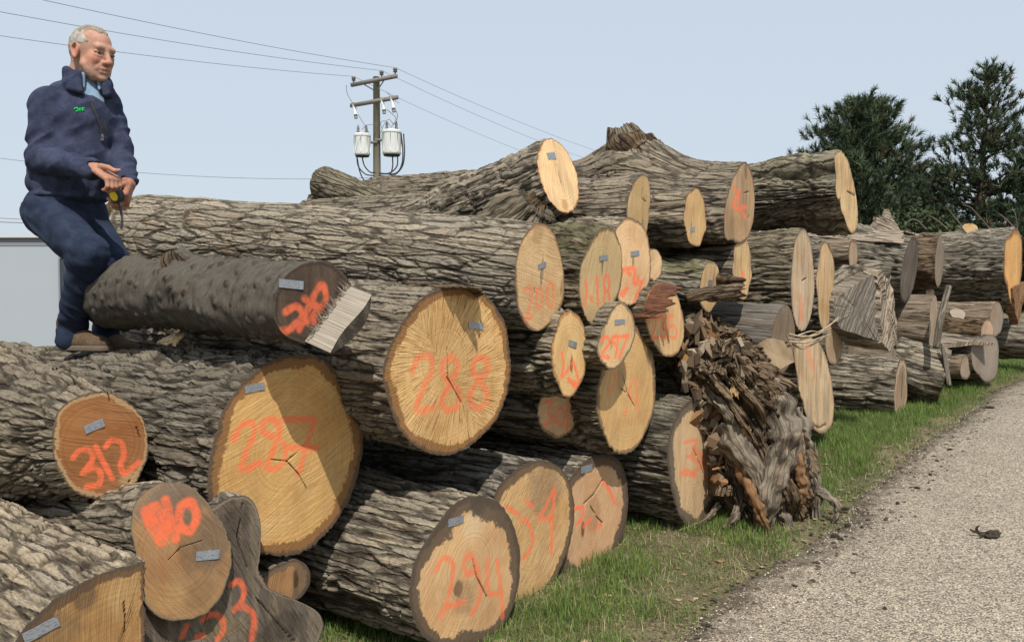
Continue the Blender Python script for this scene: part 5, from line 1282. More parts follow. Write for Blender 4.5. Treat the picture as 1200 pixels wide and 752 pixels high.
for s, z in ((-1.15, 96), (.45, 93.5), (1.2, 93)):
    c = AD * s - WD * .16; c = np.array([c[0], c[1], ZP(97)])
    mb = MB(); lathe(mb, c, [(.0, 0), (.03, .0), (.03, .12), (.09, .13), (.06, .2), (.10, .22), (.06, .30), (.0, .32)]); mb.build('insulator', M['ins'], pole)
    attach.append(c + [0, 0, .30])
for s in (-1.2, .42, .95):
    c = AD * s - WD * .16; c = np.array([c[0], c[1], ZP(122)])
    mb = MB(); mb.tube([c + [0, 0, .1], c + [.06, -.05, -.10], c + [.13, -.08, -.46]], [.06, .07, .055], 8); f = mb.build('fuse_cutout', M['can'], pole)
    mb = MB(); mb.tube([c + [.12, -.08, -.40], c + [.14, -.09, -.56]], [.075, .07], 8); mb.build('cap', M['ins'], f)
def can(u, v, w, h, dy):
    c = at(u, v, PD + dy) - pp; r = w * PD / F / 2; hh = h * PD / F / 2
    mb = MB(); lathe(mb, c, [(0, -hh), (r * .9, -hh), (r * .97, -hh + .05), (r, hh - .14), (r * 1.06, hh - .12), (r * 1.06, hh - .05), (r * .9, hh), (0, hh + .04)], 22)
    t = mb.build('transformer', M['can'], pole, smooth=False)
    for a in range(0, 360, 45):
        mb = MB(); mb.tube([[c[0] + r * 1.02 * math.cos(R_(a)), c[1] + r * 1.02 * math.sin(R_(a)), c[2] - hh + .1], [c[0] + r * 1.02 * math.cos(R_(a)), c[1] + r * 1.02 * math.sin(R_(a)), c[2] + hh - .16]], .014, 4); mb.build('rib', M['can'], t)
    for dx in (-.5, .5):
        mb = MB(); lathe(mb, c + [dx * r, 0, hh], [(.0, 0), (.05, 0), (.07, .08), (.045, .14), (.06, .2), (.03, .34), (0, .36)], 10); mb.build('bushing', M['ins'], t)
    mb = MB(); lathe(mb, c + [0, 0, -hh], [(0, -.06), (r * .86, -.05), (r * .86, .01), (0, .01)], 18); mb.build('base_ring', M['dark'], t)
    mb = MB(); mb.box((c + np.array([0, 0, c[2]])) / 2 + np.array([0, 0, .12]), [abs(c[0]) + .1, .1, .1]); mb.build('bracket', M['arm'], t)
    return c
cl = can(424.5, 169.5, 18.5, 25, -.35); cr = can(459, 167, 22, 28, -.30)
def pc(*pts): return [at(u, v, PD - .4) - pp for u, v in pts]
for pts in ([(418, 182), (420, 195), (428, 204), (438, 206)], [(424, 182), (427, 194), (434, 202), (440, 202)], [(470, 157), (472, 175), (471, 192), (464, 203), (446, 204)], [(466, 182), (465, 195), (456, 203), (444, 203)], [(460, 182), (460, 196), (456, 207), (448, 214)], [(473, 157), (474, 180), (471, 196), (460, 206), (444, 206)], [(456, 207), (460, 205), (452, 212), (447, 218)], [(418, 183), (422, 202), (428, 212), (436, 208)],
            ):
    mb = MB(); mb.tube(spline(pc(*pts), 24), .028, 6); mb.build('cable', M['dark'], pole)
for pts in ([(406, 100), (407, 110), (414, 122), (418, 128)], [(420, 135), (428, 148), (432, 155), (432, 160)], [(453, 108), (463, 118), (468, 121)], [(452, 128), (460, 134), (464, 140), (458, 150)], [(463, 128), (466, 136), (462, 146), (456, 140), (450, 146), (446, 156)], [(448, 152), (446, 144), (452, 142), (458, 148)], [(424, 152), (430, 147), (440, 146)]):
    mb = MB(); mb.tube(spline(pc(*pts), 24), .012, 5); mb.build('lead_wire', M['ins'], pole)
M['wire'] = plain('line_wire', (.20, .21, .225), .6, .3, 0, .05, 5)
def wire(label, a, b, sag, r=.014, n=60, name='power_line'):
    t = np.linspace(0, 1, n); P = a + (b - a) * t[:, None]; P[:, 2] -= 4 * sag * t * (1 - t)
    mb = MB(); mb.tube(P, r, 5); tag(mb.build(name, M['wire']), label, 'wire', 'overhead wires')
side = ['lower of the three upper wires', 'middle of the three upper wires', 'uppermost of the three upper wires']
for k, c in enumerate(attach):
    a = pp + c
    wire(side[k] + ' running left from the pole over the man', a, a - WD * 46 + np.array([0, 0, [-2.0, -1.2, -.4][k]]), [1.2, 1.2, 1.1][k], .009)
    wire(side[k] + ' sloping away right from the pole behind the logs', a, a + WD * 52 + np.array([0, 0, [-.6, 0, .2][k]]), [1.9, 1.8, 1.5][k], .008)
q0 = at(442, 208, PD)
wire('low single wire level with the man, passing behind him to the pole', at(-40, 180, 30), q0, .35, .010)
wire('low single wire to the right of the pole, just above the logs', q0, at(760, 214, 44), .5, .010)
wire('upper wire of a pair just above the pale building roof', at(-60, 252, 34), at(260, 262, 36), .1, .016)
wire('lower wire of a pair just above the pale building roof', at(-60, 257, 34), at(260, 264, 36), .1, .022)
# second distant pole seen as a small insulator above the top log is only a spacer on the wire
a = pp + attach[2] + WD * 14.0; 

# ================================================================== pale building
M['wall'] = plain('painted_wall', (.34, .375, .41), .6, .25, 0, .025, 1.2)
M['fascia'] = plain('roof_edge', (.50, .51, .53), .5, .3, 0, .03, 2)
M['band'] = plain('eave_shade_and_frame_grey', (.20, .215, .24), .7, .2, 0, .04, 2)  # colour of the painted shade under the roof edge, also the door frame
M['joint'] = plain('panel_joint', (.29, .32, .35), .7, .2, 0, .05, 3)
M['doordark'] = plain('dark_door', (.035, .045, .06), .5, .4, 0, .1, 4)
BD = 32.0; bx0, bx1 = -34.0, -12.5; gz = -1.0
zt = at(300, 275.5, BD)[2]; bb = empty('building', ((bx0 + bx1) / 2, BD, gz)); tag(bb, 'low pale blue grey building with a flat roof, behind the man', 'building')
bc = np.array(bb.location)
zt -= gz
mb = MB(); mb.box([0, 6, (zt - .40) / 2], [bx1 - bx0, 12, zt - .40]); mb.build('wall', M['wall'], bb, smooth=False)
mb = MB(); mb.box([0, 6, zt - .25], [bx1 - bx0 + .04, 12.04, .30]); mb.build('eave_shade_band', M['band'], bb, smooth=False)  # grey strip paints the shade under the roof edge
mb = MB(); mb.box([0, 6, zt - .05], [bx1 - bx0 + .3, 12.3, .10]); mb.build('roof', M['fascia'], bb, smooth=False)
for x_ in (-8.6, -5.5, -2.4, .7, 3.8, 6.9):
    mb = MB(); mb.box([x_, -.004, (zt - .40) / 2], [.035, .012, zt - .42]); mb.build('panel_joint', M['joint'], bb, smooth=False)
dx = at(79, 340, BD)[0] - bc[0]
mb = MB(); dz = at(80, 301, BD)[2] - gz; mb.box([dx, -.02, dz / 2], [.44, .10, dz]); dr = mb.build('door', M['doordark'], bb, smooth=False)
dz = at(80, 301, BD)[2] - gz
dr.data.transform(Matrix.Translation((0, 0, 0)))
mb = MB(); mb.box([dx, -.03, dz - .03], [.54, .14, .06]); mb.box([dx - .25, -.03, dz / 2 - .05], [.06, .14, dz - .06]); mb.box([dx + .25, -.03, dz / 2 - .05], [.06, .14, dz - .06]); mb.build('door_frame', M['band'], dr, smooth=False)
# ================================================================== the man (implicit surfaces turned into meshes)
MD = 4.45; MPX = MD / F
def J(u, v, dy=0.0):
    """joint from photo pixel at the man's distance, dy metres further back; same scale for every joint"""
    return at(u, v, MD + dy)

def bounds(pts, pad):
    q = np.array(pts); return q.min(0) - pad, q.max(0) + pad

class Field:
    def __init__(s, lo, hi, h):
        s.lo = np.array(lo, float); s.h = h; s.n = np.ceil((np.array(hi) - s.lo) / h).astype(int) + 1
        s.d = np.full(s.n, 1e3, np.float32)
    def _sub(s, lo, hi):
        a = np.clip(np.floor((np.asarray(lo) - s.lo) / s.h).astype(int), 0, s.n); b = np.clip(np.ceil((np.asarray(hi) - s.lo) / s.h).astype(int) + 1, 0, s.n)
        if np.any(b <= a): return None, None
        sl = tuple(slice(a[i], b[i]) for i in range(3))
        g = [s.lo[i] + np.arange(a[i], b[i]) * s.h for i in range(3)]
        return sl, np.stack(np.meshgrid(*g, indexing='ij'), -1)
    def put(s, d, sl, k, op):
        a = s.d[sl]
        if op == 'add':
            if k > 0:
                h = np.clip(.5 + .5 * (a - d) / k, 0, 1); s.d[sl] = a * (1 - h) + d * h - k * h * (1 - h)
            else: s.d[sl] = np.minimum(a, d)
        else:
            if k > 0:
                h = np.clip(.5 - .5 * (a + d) / k, 0, 1); s.d[sl] = a * (1 - h) + (-d) * h + k * h * (1 - h)
            else: s.d[sl] = np.maximum(a, -d)
    def cap(s, a, b, ra, rb, k=.02, op='add'):
        a = np.asarray(a, float); b = np.asarray(b, float); m = max(ra, rb) + k + 3 * s.h
        sl, P = s._sub(np.minimum(a, b) - m, np.maximum(a, b) + m)
        if sl is None: return
        ab = b - a; t = np.clip(((P - a) @ ab) / max(1e-9, ab @ ab), 0, 1)
        d = np.linalg.norm(P - a - t[..., None] * ab, axis=-1) - (ra + (rb - ra) * t)
        s.put(d, sl, k, op)
    def chain(s, pts, rad, k=.02, kj=None):
        for i in range(len(pts) - 1): s.cap(pts[i], pts[i + 1], rad[i], rad[i + 1], k if i == 0 else (kj or k))
    def ell(s, c, r, B=None, k=.02, op='add'):
        """B rows are the local axes"""
        c = np.asarray(c, float); r = np.asarray(r, float); B = np.eye(3) if B is None else np.asarray(B)
        m = r.max() + k + 3 * s.h
        sl, P = s._sub(c - m, c + m)
        if sl is None: return
        q = (P - c) @ B.T; k0 = np.linalg.norm(q / r, axis=-1); k1 = np.linalg.norm(q / (r * r), axis=-1)
        s.put(k0 * (k0 - 1) / np.maximum(k1, 1e-6), sl, k, op)
    def cut_plane(s, p, n):
        """remove everything on the n side of the plane"""
        g = [s.lo[i] + np.arange(s.n[i]) * s.h for i in range(3)]
        d = (g[0][:, None, None] - p[0]) * n[0] + (g[1][None, :, None] - p[1]) * n[1] + (g[2][None, None, :] - p[2]) * n[2]
        s.d = np.maximum(s.d, d.astype(np.float32))
    def mesh(s):
        d = s.d; nx, ny, nz = d.shape; ins = d < 0
        c = np.zeros((nx - 1, ny - 1, nz - 1), np.int8)
        for a in (0, 1):
            for b in (0, 1):
                for e in (0, 1): c += ins[a:nx - 1 + a, b:ny - 1 + b, e:nz - 1 + e]
        act = (c > 0) & (c < 8); ix = np.argwhere(act); vid = np.full(act.shape, -1, np.int64); vid[act] = np.arange(len(ix))
        acc = np.zeros((len(ix), 3)); cnt = np.zeros(len(ix))
        cor = [(a, b, e) for a in (0, 1) for b in (0, 1) for e in (0, 1)]
        for p in cor:
            for ax in range(3):
                if p[ax]: continue
                q = list(p); q[ax] = 1
                da = d[ix[:, 0] + p[0], ix[:, 1] + p[1], ix[:, 2] + p[2]].astype(float); db = d[ix[:, 0] + q[0], ix[:, 1] + q[1], ix[:, 2] + q[2]].astype(float)
                m = (da < 0) != (db < 0); t = np.where(m, da / np.where(m, da - db, 1), 0)
                pt = np.tile(np.array(p, float), (len(ix), 1)); pt[:, ax] += t
                acc += pt * m[:, None]; cnt += m
        V = s.lo + (ix + acc / cnt[:, None]) * s.h
        Q = []
        for ax in range(3):
            o = [1, 2, 0][ax], [2, 0, 1][ax]
            sl0 = [slice(1, -1)] * 3; 
            a = np.take(ins, range(0, d.shape[ax] - 1), ax); b = np.take(ins, range(1, d.shape[ax]), ax)
            e = np.argwhere(a != b); 
            ok = (e[:, o[0]] > 0) & (e[:, o[1]] > 0) & (e[:, o[0]] < d.shape[o[0]] - 1) & (e[:, o[1]] < d.shape[o[1]] - 1); e = e[ok]
            fl = ins[e[:, 0], e[:, 1], e[:, 2]]
            def cell(d0, d1):
                q = e.copy(); q[:, o[0]] -= d0; q[:, o[1]] -= d1; return vid[q[:, 0], q[:, 1], q[:, 2]]
            f = np.stack([cell(1, 1), cell(0, 1), cell(0, 0), cell(1, 0)], -1)
            f[~fl] = f[~fl][:, ::-1]; Q.append(f)
        return V, np.vstack(Q)

def relax(V, Q, it=2, lam=.5):
    for _ in range(it):
        acc = np.zeros_like(V); cnt = np.zeros(len(V))
        for i in range(4):
            for j in (1, 3):
                np.add.at(acc, Q[:, i], V[Q[:, (i + j) % 4]]); np.add.at(cnt, Q[:, i], 1)
        V = V + lam * (acc / np.maximum(cnt, 1)[:, None] - V)
    return V

# ---- joints
TF = np.array([.68, -.733, 0]); TR = np.array([-.733, -.68, 0]); UP = np.array([0, 0, 1.])     # torso: facing, his right, up
pel = J(76, 238); chest = J(90, 140); neck = J(99, 88)
rsh, rel, rwr = J(56, 114, -.12), J(48, 180, -.17), J(109, 189.5, -.34)
lsh, lel, lwr = J(124, 118, .12), J(142, 174, .06), J(148, 206, -.12)
rhip, rkn, ran = J(58, 246, -.08), J(104, 290, -.30), J(84, 376, -.10)
lhip, lkn, lan = J(97, 248, .10), J(131, 300, -.02), J(124, 382, .14)

man = empty('person', J(86, 404)); tag(man, 'grey haired man in navy fleece and jeans standing on the 287 log', 'person')
man.location = Vector(J(86, 404)); mo = np.array(man.location)

# ---- head frame
hf = np.array([.91, -.40, -.20]); hf /= np.linalg.norm(hf); hr = np.cross(hf, UP); hr /= np.linalg.norm(hr); hu = np.cross(hr, hf)
HS = 1.13; hc = J(108, 55, -.03)
def Hd(f, r, u): return hc + HS * (hf * f + hr * r + hu * u)
HB = np.array([hf, hr, hu])

def hand(Fd, wrist, knu, fdir, curl, pal, thumb, sc_=1.0, k=.006):
    """palm from wrist to knuckle line, four fingers curling towards pal, thumb chain given"""
    d = knu - wrist; L = np.linalg.norm(d); d /= L; side = np.cross(d, pal); side /= np.linalg.norm(side)
    for s_ in (-1, -.33, .33, 1):
        Fd.cap(wrist + side * s_ * .020 * sc_, knu + side * s_ * .033 * sc_, .017 * sc_, .0155 * sc_, .012)
    out = []
    for i, s_ in enumerate((-1.0, -.33, .33, 1.0)):
        ln = (.088, .098, .092, .072)[i] * sc_; a0 = curl[i]
        p = knu + side * s_ * .034 * sc_; an = 0; pts = [p]
        for j, fr in enumerate((.45, .32, .23)):
            an += a0[j]; dr = d * math.cos(an) + pal * math.sin(an) + side * s_ * .06; p = p + dr / np.linalg.norm(dr) * ln * fr; pts.append(p)
        Fd.chain(pts, [.0118 * sc_, .0108 * sc_, .0098 * sc_, .0082 * sc_], k, .004); out.append(pts)
    Fd.chain(thumb, [.017 * sc_, .0135 * sc_, .0115 * sc_, .0088 * sc_][:len(thumb)], .010, .005)
    return out

def build_body():
    lo, hi = bounds([rsh, rel, rwr, lsh, lel, lwr, rhip, rkn, ran - UP * .07, lhip, lkn, lan - UP * .07, hc + UP * .10, J(147, 236, -.38), J(112, 205, -.50)], .10)
    B = Field(lo, hi, .0042)
    # trunk and limbs, a little thinner than the clothes
    B.cap(pel + UP * .06, chest, .10, .125, .05); B.cap(chest, neck - UP * .06, .11, .07, .05)
    B.cap(rsh, lsh, .06, .06, .04)
    B.chain([rsh, rel, rwr], [.060, .046, .031], .03); B.chain([lsh, lel, lwr], [.060, .046, .031], .03)
    B.chain([rhip, rkn, ran], [.080, .055, .040], .03); B.chain([lhip, lkn, lan], [.080, .055, .040], .03)
    for an, dr in ((ran, np.array([.97, -.22, 0])), (lan, np.array([.9, -.4, 0]))):
        B.cap(an - UP * .06, an - UP * .075 + dr * .15, .038, .028, .02)
    # neck and head
    B.chain([Hd(-.03, 0, -.03), Hd(-.05, 0, -.13), neck - TF * .02 + UP * -.02], [.058 * HS, .060 * HS, .074 * HS], .03)
    e = lambda f, r, u, rf, rr_, ru, k=.02, op='add': B.ell(Hd(f, r, u), np.array([rf, rr_, ru]) * HS, HB, k, op)
    c = lambda a, b, ra, rb, k=.01, op='add': B.cap(Hd(*a), Hd(*b), ra * HS, rb * HS, k, op)
    e(-.012, 0, .038, .096, .073, .080); e(-.03, 0, .01, .080, .069, .07, .03)
    e(.030, 0, -.030, .062, .056, .085, .03); e(.045, 0, -.085, .042, .047, .032, .03)
    for s_ in (-1, 1):
        c((.03, s_ * .055, -.06), (.055, s_ * .030, -.098), .020, .020, .03)          # jaw line
        e(.060, s_ * .038, -.028, .028, .024, .028, .022)                             # cheek
        e(.045, s_ * .042, -.065, .026, .016, .032, .02)                              # jowl
    c((.080, -.036, .024), (.080, .036, .024), .015, .015, .018)                      # brow
    for s_ in (-1, 1):
        e(.098, s_ * .033, .002, .018, .018, .011, .012, 'sub')
        e(.071, s_ * .033, .000, .0155, .0165, .0140, .004)
        c((.086, s_ * .018, .0075), (.078, s_ * .050, .0045), .0062, .0058, .004)
        c((.085, s_ * .020, -.0095), (.077, s_ * .050, -.0085), .0058, .0052, .004)                             # upper lid
        e(.080, s_ * .034, -.012, .010, .018, .006, .007)                             # bag
    c((.086, 0, .018), (.112, 0, -.030), .0095, .0125, .012); e(.112, 0, -.036, .013, .013, .011, .008)
    for s_ in (-1, 1):
        e(.099, s_ * .015, -.037, .012, .009, .010, .006)
        c((.094, s_ * .018, -.044), (.078, s_ * .034, -.068), .005, .006, .012)       # smile fold ridge
    e(.078, 0, -.066, .024, .030, .022, .015)
    c((.094, -.019, -.0655), (.094, .019, -.0655), .0075, .0075, .006); c((.100, -.006, -.064), (.100, .006, -.064), .0065, .0065, .006)
    c((.091, -.017, -.080), (.091, .017, -.080), .0085, .0085, .006); c((.096, -.005, -.080), (.096, .005, -.080), .007, .007, .006)
    c((.106, -.024, -.0725), (.106, .024, -.0725), .0045, .0045, .005, 'sub')
    e(.080, 0, -.106, .022, .024, .018, .016)
    for s_ in (-1, 1):                                                                # ears
        e(-.012, s_ * .078, -.008, .021, .010, .034, .008); e(-.008, s_ * .090, -.006, .012, .007, .020, .006, 'sub')
        c((-.026, s_ * .089, .004), (-.004, s_ * .091, .024), .0055, .0055, .005); c((-.026, s_ * .089, .004), (-.012, s_ * .088, -.030), .0055, .006, .005)
        e(-.006, s_ * .084, -.036, .010, .007, .010, .006)
    # hands
    wr = rwr + (rwr - rel) / np.linalg.norm(rwr - rel) * .02
    B.cap(rwr, wr, .031, .028, .02)
    k1 = J(132, 202, -.42); pal = np.array([-.45, .35, -.8]); pal /= np.linalg.norm(pal)
    hand(B, wr, k1, None, [(.8, 1.1, .8), (.8, 1.1, .8), (.85, 1.15, .8), (.9, 1.2, .8)], pal,
         [J(118, 187, -.38), J(127, 188.5, -.42), J(134, 192, -.43), J(140, 191.5, -.42)], .90)
    wl = J(152, 209, -.18); k2 = J(147, 226, -.27); pal2 = np.array([-.80, -.45, -.15]); pal2 /= np.linalg.norm(pal2)
    B.cap(lwr, wl, .031, .028, .02)
    hand(B, wl, k2, None, [(.9, 1.0, .6), (.85, 1.0, .6), (.8, 1.0, .6), (.8, 1.0, .6)], pal2,
         [J(147, 208, -.24), J(141, 209, -.29), J(136, 214, -.32), J(133, 220, -.33)], 1.0)
    V, Q = B.mesh(); V = relax(V, Q, 1, .4)
    # tint: lips, ruddy cheeks and nose, stubble, brows
    q = (V - hc) / HS; f, r, u = q @ hf, q @ hr, q @ hu
    col = np.tile(np.array([.43, .235, .165]), (len(V), 1))
    def blob(fc, rc, uc, rad, cc, k):
        nonlocal col
        w_ = k * ss(1, .2, np.sqrt(((f - fc) ** 2 + (r - rc) ** 2 + (u - uc) ** 2)) / rad)[:, None]; col = col * (1 - w_) + np.array(cc) * w_
    headm = (u > -.125) & (np.abs(r) < .11) & (np.abs(f) < .14)
    for s_ in (-1, 1):
        blob(.07, s_ * .045, -.03, .045, (.52, .215, .15), .7); blob(-.01, s_ * .09, -.01, .04, (.52, .20, .15), .7)
        blob(.088, s_ * .034, .001, .018, (.30, .15, .11), .5)  # darker eye sockets, brow shade put into the skin tint
    blob(.115, 0, -.033, .026, (.52, .20, .145), .75); blob(.10, 0, -.074, .022, (.40, .15, .12), .8)
    lowf = ss(-.045, -.075, u) * ss(.0, .05, f) * headm; w_ = (lowf * .35)[:, None]; col = col * (1 - w_) + np.array([.36, .235, .19]) * w_
    brow = np.exp(-((u - .0275 + .10 * np.abs(np.abs(r) - .03)) / .0055) ** 2) * (np.abs(np.abs(r) - .034) < .020) * (f > .06) * headm
    w_ = (np.clip(brow, 0, 1) * .65)[:, None]; col = col * (1 - w_) + np.array([.24, .17, .13]) * w_
    hand_m = ~headm & (np.linalg.norm(V - rwr, axis=1) < .25)
    col[hand_m] = col[hand_m] * np.array([.9, .82, .78])
    hand_m = ~headm & (np.linalg.norm(V - lwr, axis=1) < .22); col[hand_m] = col[hand_m] * np.array([.85, .78, .75])
    col *= (1 + .22 * fbm3(V * 60, 3, 4) + .12 * pn3(V * 230, 6))[:, None]
    k = NT('skin', .62, .22); k.color(k.attr('tint', 'Color')); k.b.inputs['Subsurface Weight'].default_value = .03
    k.b.inputs['Subsurface Radius'].default_value = (.02, .008, .004)
    o = k.objco(); k.normal(k.bump(k.noise(o, 170, 4, .7), .5, .0022))
    mesh_np('body', V - mo, Q, k.m, man, True, {'tint': np.c_[col, np.ones(len(col))]})
build_body()

def build_hair():
    B = Field(hc - .19, hc + .19, .0038)
    def e(f, r, u, rf, rr_, ru, k=.02, op='add'): B.ell(Hd(f, r, u), np.array([rf, rr_, ru]) * HS, HB, k, op)
    e(-.013, 0, .039, .0992, .0755, .0835); e(-.032, 0, .008, .083, .0715, .073, .03)
    # bare forehead with a receding hairline, clear the face, ears and nape
    e(.115, 0, .005, .095, .10, .10, .012, 'sub'); e(.06, .055, .075, .050, .030, .026, .01, 'sub'); e(.06, -.055, .075, .050, .030, .026, .01, 'sub')
    for s_ in (-1, 1):
        e(.012, s_ * .085, -.018, .030, .03, .044, .008, 'sub')
    B.cut_plane(Hd(-.02, 0, -.052), -hu)
    V, Q = B.mesh(); V = relax(V, Q, 1, .4)
    q = (V - hc) / HS; n = (V - Hd(-.015, 0, .03)); n /= np.linalg.norm(n, axis=1)[:, None]
    st = pn3(np.stack([(q @ hf) * 60, (q @ hr) * 160, (q @ hu) * 60], -1), 4)
    V = V + n * (.0022 * st + .0025 * pn3(V * 60, 8))[:, None]
    u = q @ hu; f = q @ hf
    top = ss(.06, .10, u) * .75
    col = np.array([.34, .305, .27])[None] * (1 - top[:, None]) + np.array([.20, .15, .115]) * top[:, None]
    col *= (1 + .30 * st + .25 * pn3(V * 45, 2))[:, None]
    k = NT('short_grey_hair', .7, .25); k.color(k.attr('tint', 'Color')); k.normal(k.bump(k.noise(k.objco(), 320, 3), .6, .002))
    mesh_np('hair', V - mo, Q, k.m, man, True, {'tint': np.c_[np.clip(col, 0, 1), np.ones(len(col))]})
build_hair()
for s_ in (-1, 1):      # eyes under half closed lids, whites darkened to paint the shaded slit
    c = Hd(.0752, s_ * .0335, -.0005) - mo; rr = .0146 * HS
    mb = MB(); a = np.linspace(0, np.pi, 13); lathe_p = [(rr * math.sin(x), rr * math.cos(x)) for x in a]
    th = np.arange(18) / 18 * 2 * np.pi
    V = np.concatenate([np.stack([np.full(18, z), r * np.cos(th), r * np.sin(th)], -1) for r, z in lathe_p]); V = c + V @ HB
    dd = np.repeat(np.array([z for r, z in lathe_p]), 18)
    c4 = np.ones((len(V), 4)); c4[:, :3] = np.where((dd > rr * .84)[:, None], np.array([.03, .035, .04]), np.array([.14, .115, .10]))
    k = NT('eye', .2, .5); k.color(k.attr('tint', 'Color'))
    mesh_np('eye', V, grid_quads(13, 18, True), k.m, man, True, {'tint': c4})

# ---- clothes
def cloth_mat(name, a, b, sc_=240, bump=.5, rough=.95):
    k = NT(name, rough, .12); o = k.objco(); n = k.noise(o, sc_, 4, .7); n2 = k.noise(o, 14, 5, .7)
    c = k.mix(k.mapr(n, .3, .7), a, b); c = k.mix(k.mapr(n2, .38, .66, 0, .6), c, tuple(min(1, x * 1.5) for x in b)); k.color(c)
    k.normal(k.bump(n, bump, .002)); return k.m
M['fleece'] = cloth_mat('navy_fleece', (.018, .022, .045), (.040, .047, .080))
M['denim'] = cloth_mat('dark_denim', (.010, .015, .030), (.024, .033, .058), 420, .45)
M['shirt'] = cloth_mat('blue_shirt', (.10, .165, .25), (.20, .28, .37), 300, .2)
M['lining'] = plain('dark_olive_lining', (.045, .042, .038), .8, .2)
M['boot'] = cloth_mat('brown_suede', (.065, .043, .027), (.125, .085, .053), 120, .4)
M['sole'] = plain('tan_rubber_sole', (.14, .11, .085), .8, .2)
M['brand'] = plain('green_stitching', (.02, .42, .10), .7, .2)

def jacket():
    B = Field(*bounds([rsh, rel, rwr, lsh, lel, lwr, J(81, 226), neck + UP * .06, J(81, 226) + TR * .2, J(81, 226) - TR * .2], .13), .0052)
    B.cap(J(83, 200, .0), J(92, 135, .0), .165, .168, .05)
    bx = np.array([TR, TF, UP])
    B.ell(J(90, 138), (.215, .150, .20), bx, .05); B.ell(J(86, 178), (.205, .170, .20), bx, .05); B.ell(J(81, 212), (.20, .165, .11), bx, .05)
    B.ell(J(86, 190) + TF * .05, (.17, .13, .14), bx, .05)
    B.cap(rsh + TR * -.01, lsh + TR * .01, .082, .078, .05); B.cap(J(72, 100, -.04), J(120, 103, .05), .055, .055, .05)
    B.chain([rsh, rel, rwr - (rwr - rel) * .06], [.086, .069, .052], .014, .02); B.chain([lsh, lel, lwr], [.080, .066, .051], .014, .02)
    # hem band and cuffs
    B.ell(J(81, 224), (.202, .168, .036), bx, .015)
    for a, b in ((rel, rwr), (lel, lwr)):
        dr = (b - a) / np.linalg.norm(b - a); B.cap(b - dr * .035, b - dr * .004, .052, .047, .006); B.cap(b + dr * .004, b + dr * .05, .040, .036, .003, 'sub')
    # standing collar, open at the front
    for k in range(80):
        a = R_(-152 + 304 * k / 79)
        # angle 180deg is the front gap
        def cp(t, up, out): 
            dv = -TF * math.cos(t) + TR * math.sin(t); fl = 1 + .35 * ss(1.5, 2.7, abs(t))
            return neck + UP * (up + .012 - .026 * (1 - math.cos(t)) ) + dv * (.090 * out * fl) + TF * .012
        B.cap(cp(a, -.04, 1.12), cp(a, .054, .98), .015, .008, .010)
    # folds
    g = [B.lo[i] + np.arange(B.n[i]) * B.h for i in range(3)]
    X, Y, Z = np.meshgrid(*g, indexing='ij'); P = np.stack([X, Y, Z], -1)
    wob = pn3(P * 5, 3) * .8
    Pr = np.stack([X * .8 + Z * .6, Y, Z * .8 - X * .6], -1)
    fold = .012 * (np.abs(pn3(Pr * np.array([4, 6, 13]), 7)) - .3) + .009 * (np.abs(pn3(Pr * np.array([7, 9, 22]) + 5, 9)) - .3) + .004 * pn3(P * 16, 5)
    for c_, rad, dirv, fr in ((rel, .15, (rwr - rsh), 58), (lel, .13, (lwr - lsh), 62)):
        w_ = np.exp(-((P - c_) ** 2).sum(-1) / (rad * .75) ** 2); dv = dirv / np.linalg.norm(dirv)
        fold = fold + w_ * .0045 * np.sin((P - c_) @ (np.array([dv[2], 0, -dv[0]]) * .6 + dv * .8) * fr + wob * 3)
    w_ = np.exp(-((Z - J(0, 216)[2]) / .05) ** 2); fold = fold + w_ * .004 * np.sin(X * 60 + Y * 70 + wob * 4)
    B.d = B.d + (1.35 * fold).astype(np.float32)
    # V opening at the neck
    vb = J(112, 132, -.24); c0 = neck + UP * .05 + TF * .11
    for t in np.linspace(0, 1, 9):
        p = c0 + (vb - c0) * t; B.cap(p - TF * .05, p + TF * .10, .046 * (1 - t) + .004, .046 * (1 - t) + .004, .008, 'sub')
    B.cap(neck - UP * .03 + TF * .02, neck + UP * .09 + TF * .02, .074, .086, .006, 'sub')
    V, Q = B.mesh(); V = relax(V, Q, 1, .5)
    o = mesh_np('fleece_jacket', V - mo, Q, M['fleece'], man, True); return V, B
JV, JB = jacket()
def on_jacket(p, lift=.004):
    """push a point out of the jacket towards the viewer"""
    p = np.array(p, float); dr = np.array([0, CAMZ * 0, 0.]) + (np.array([0, 0, CAMZ]) - p); dr /= np.linalg.norm(dr)
    q = p - dr * .35
    best = q
    for t in np.linspace(.7, 0, 300):
        x = q + dr * t; i = np.round((x - JB.lo) / JB.h).astype(int)
        if np.all(i >= 0) and np.all(i < JB.n) and JB.d[tuple(i)] < 0: return x + dr * (lift + JB.h)
    return p
def strip(pts, w, mat, name, lift=.003, parent=man, th=.003):
    P = spline(np.array([on_jacket(J(*p), lift) for p in pts]), 40); mb = MB()
    mb.tube(P - mo, w, 6); return mb.build(name, mat, parent)
zp = strip([(106, 112, -.2), (110, 122, -.2), (115, 134, -.2), (118.5, 147, -.2), (119.5, 156, -.2)], .0055, M['lining'], 'zip', -.0015)
strip([(119.4, 150, -.2), (119.6, 157, -.2)], .0075, M['tag'], 'zip_pull', .0)
strip([(122.5, 132, -.2), (124, 143, -.2), (125.5, 154, -.2)], .0045, M['lining'], 'chest_zip', -.002)
mb = MB()
for pts in ([(87, 120.5), (90, 119), (91, 122.5), (88.5, 123)], [(91, 121.5), (94, 120), (96, 120), (98.5, 119.3)], [(92.5, 122.5), (95, 121.5), (98.5, 121.5)], [(94, 119), (93.5, 123)], [(97, 118.8), (96.5, 122.6)]):
    P = spline(np.array([on_jacket(J(u, v, -.2), -.0035) for u, v in pts]), 14); mb.tube(P - mo, .0042, 5)
mb.build('chest_embroidery', M['brand'], man)

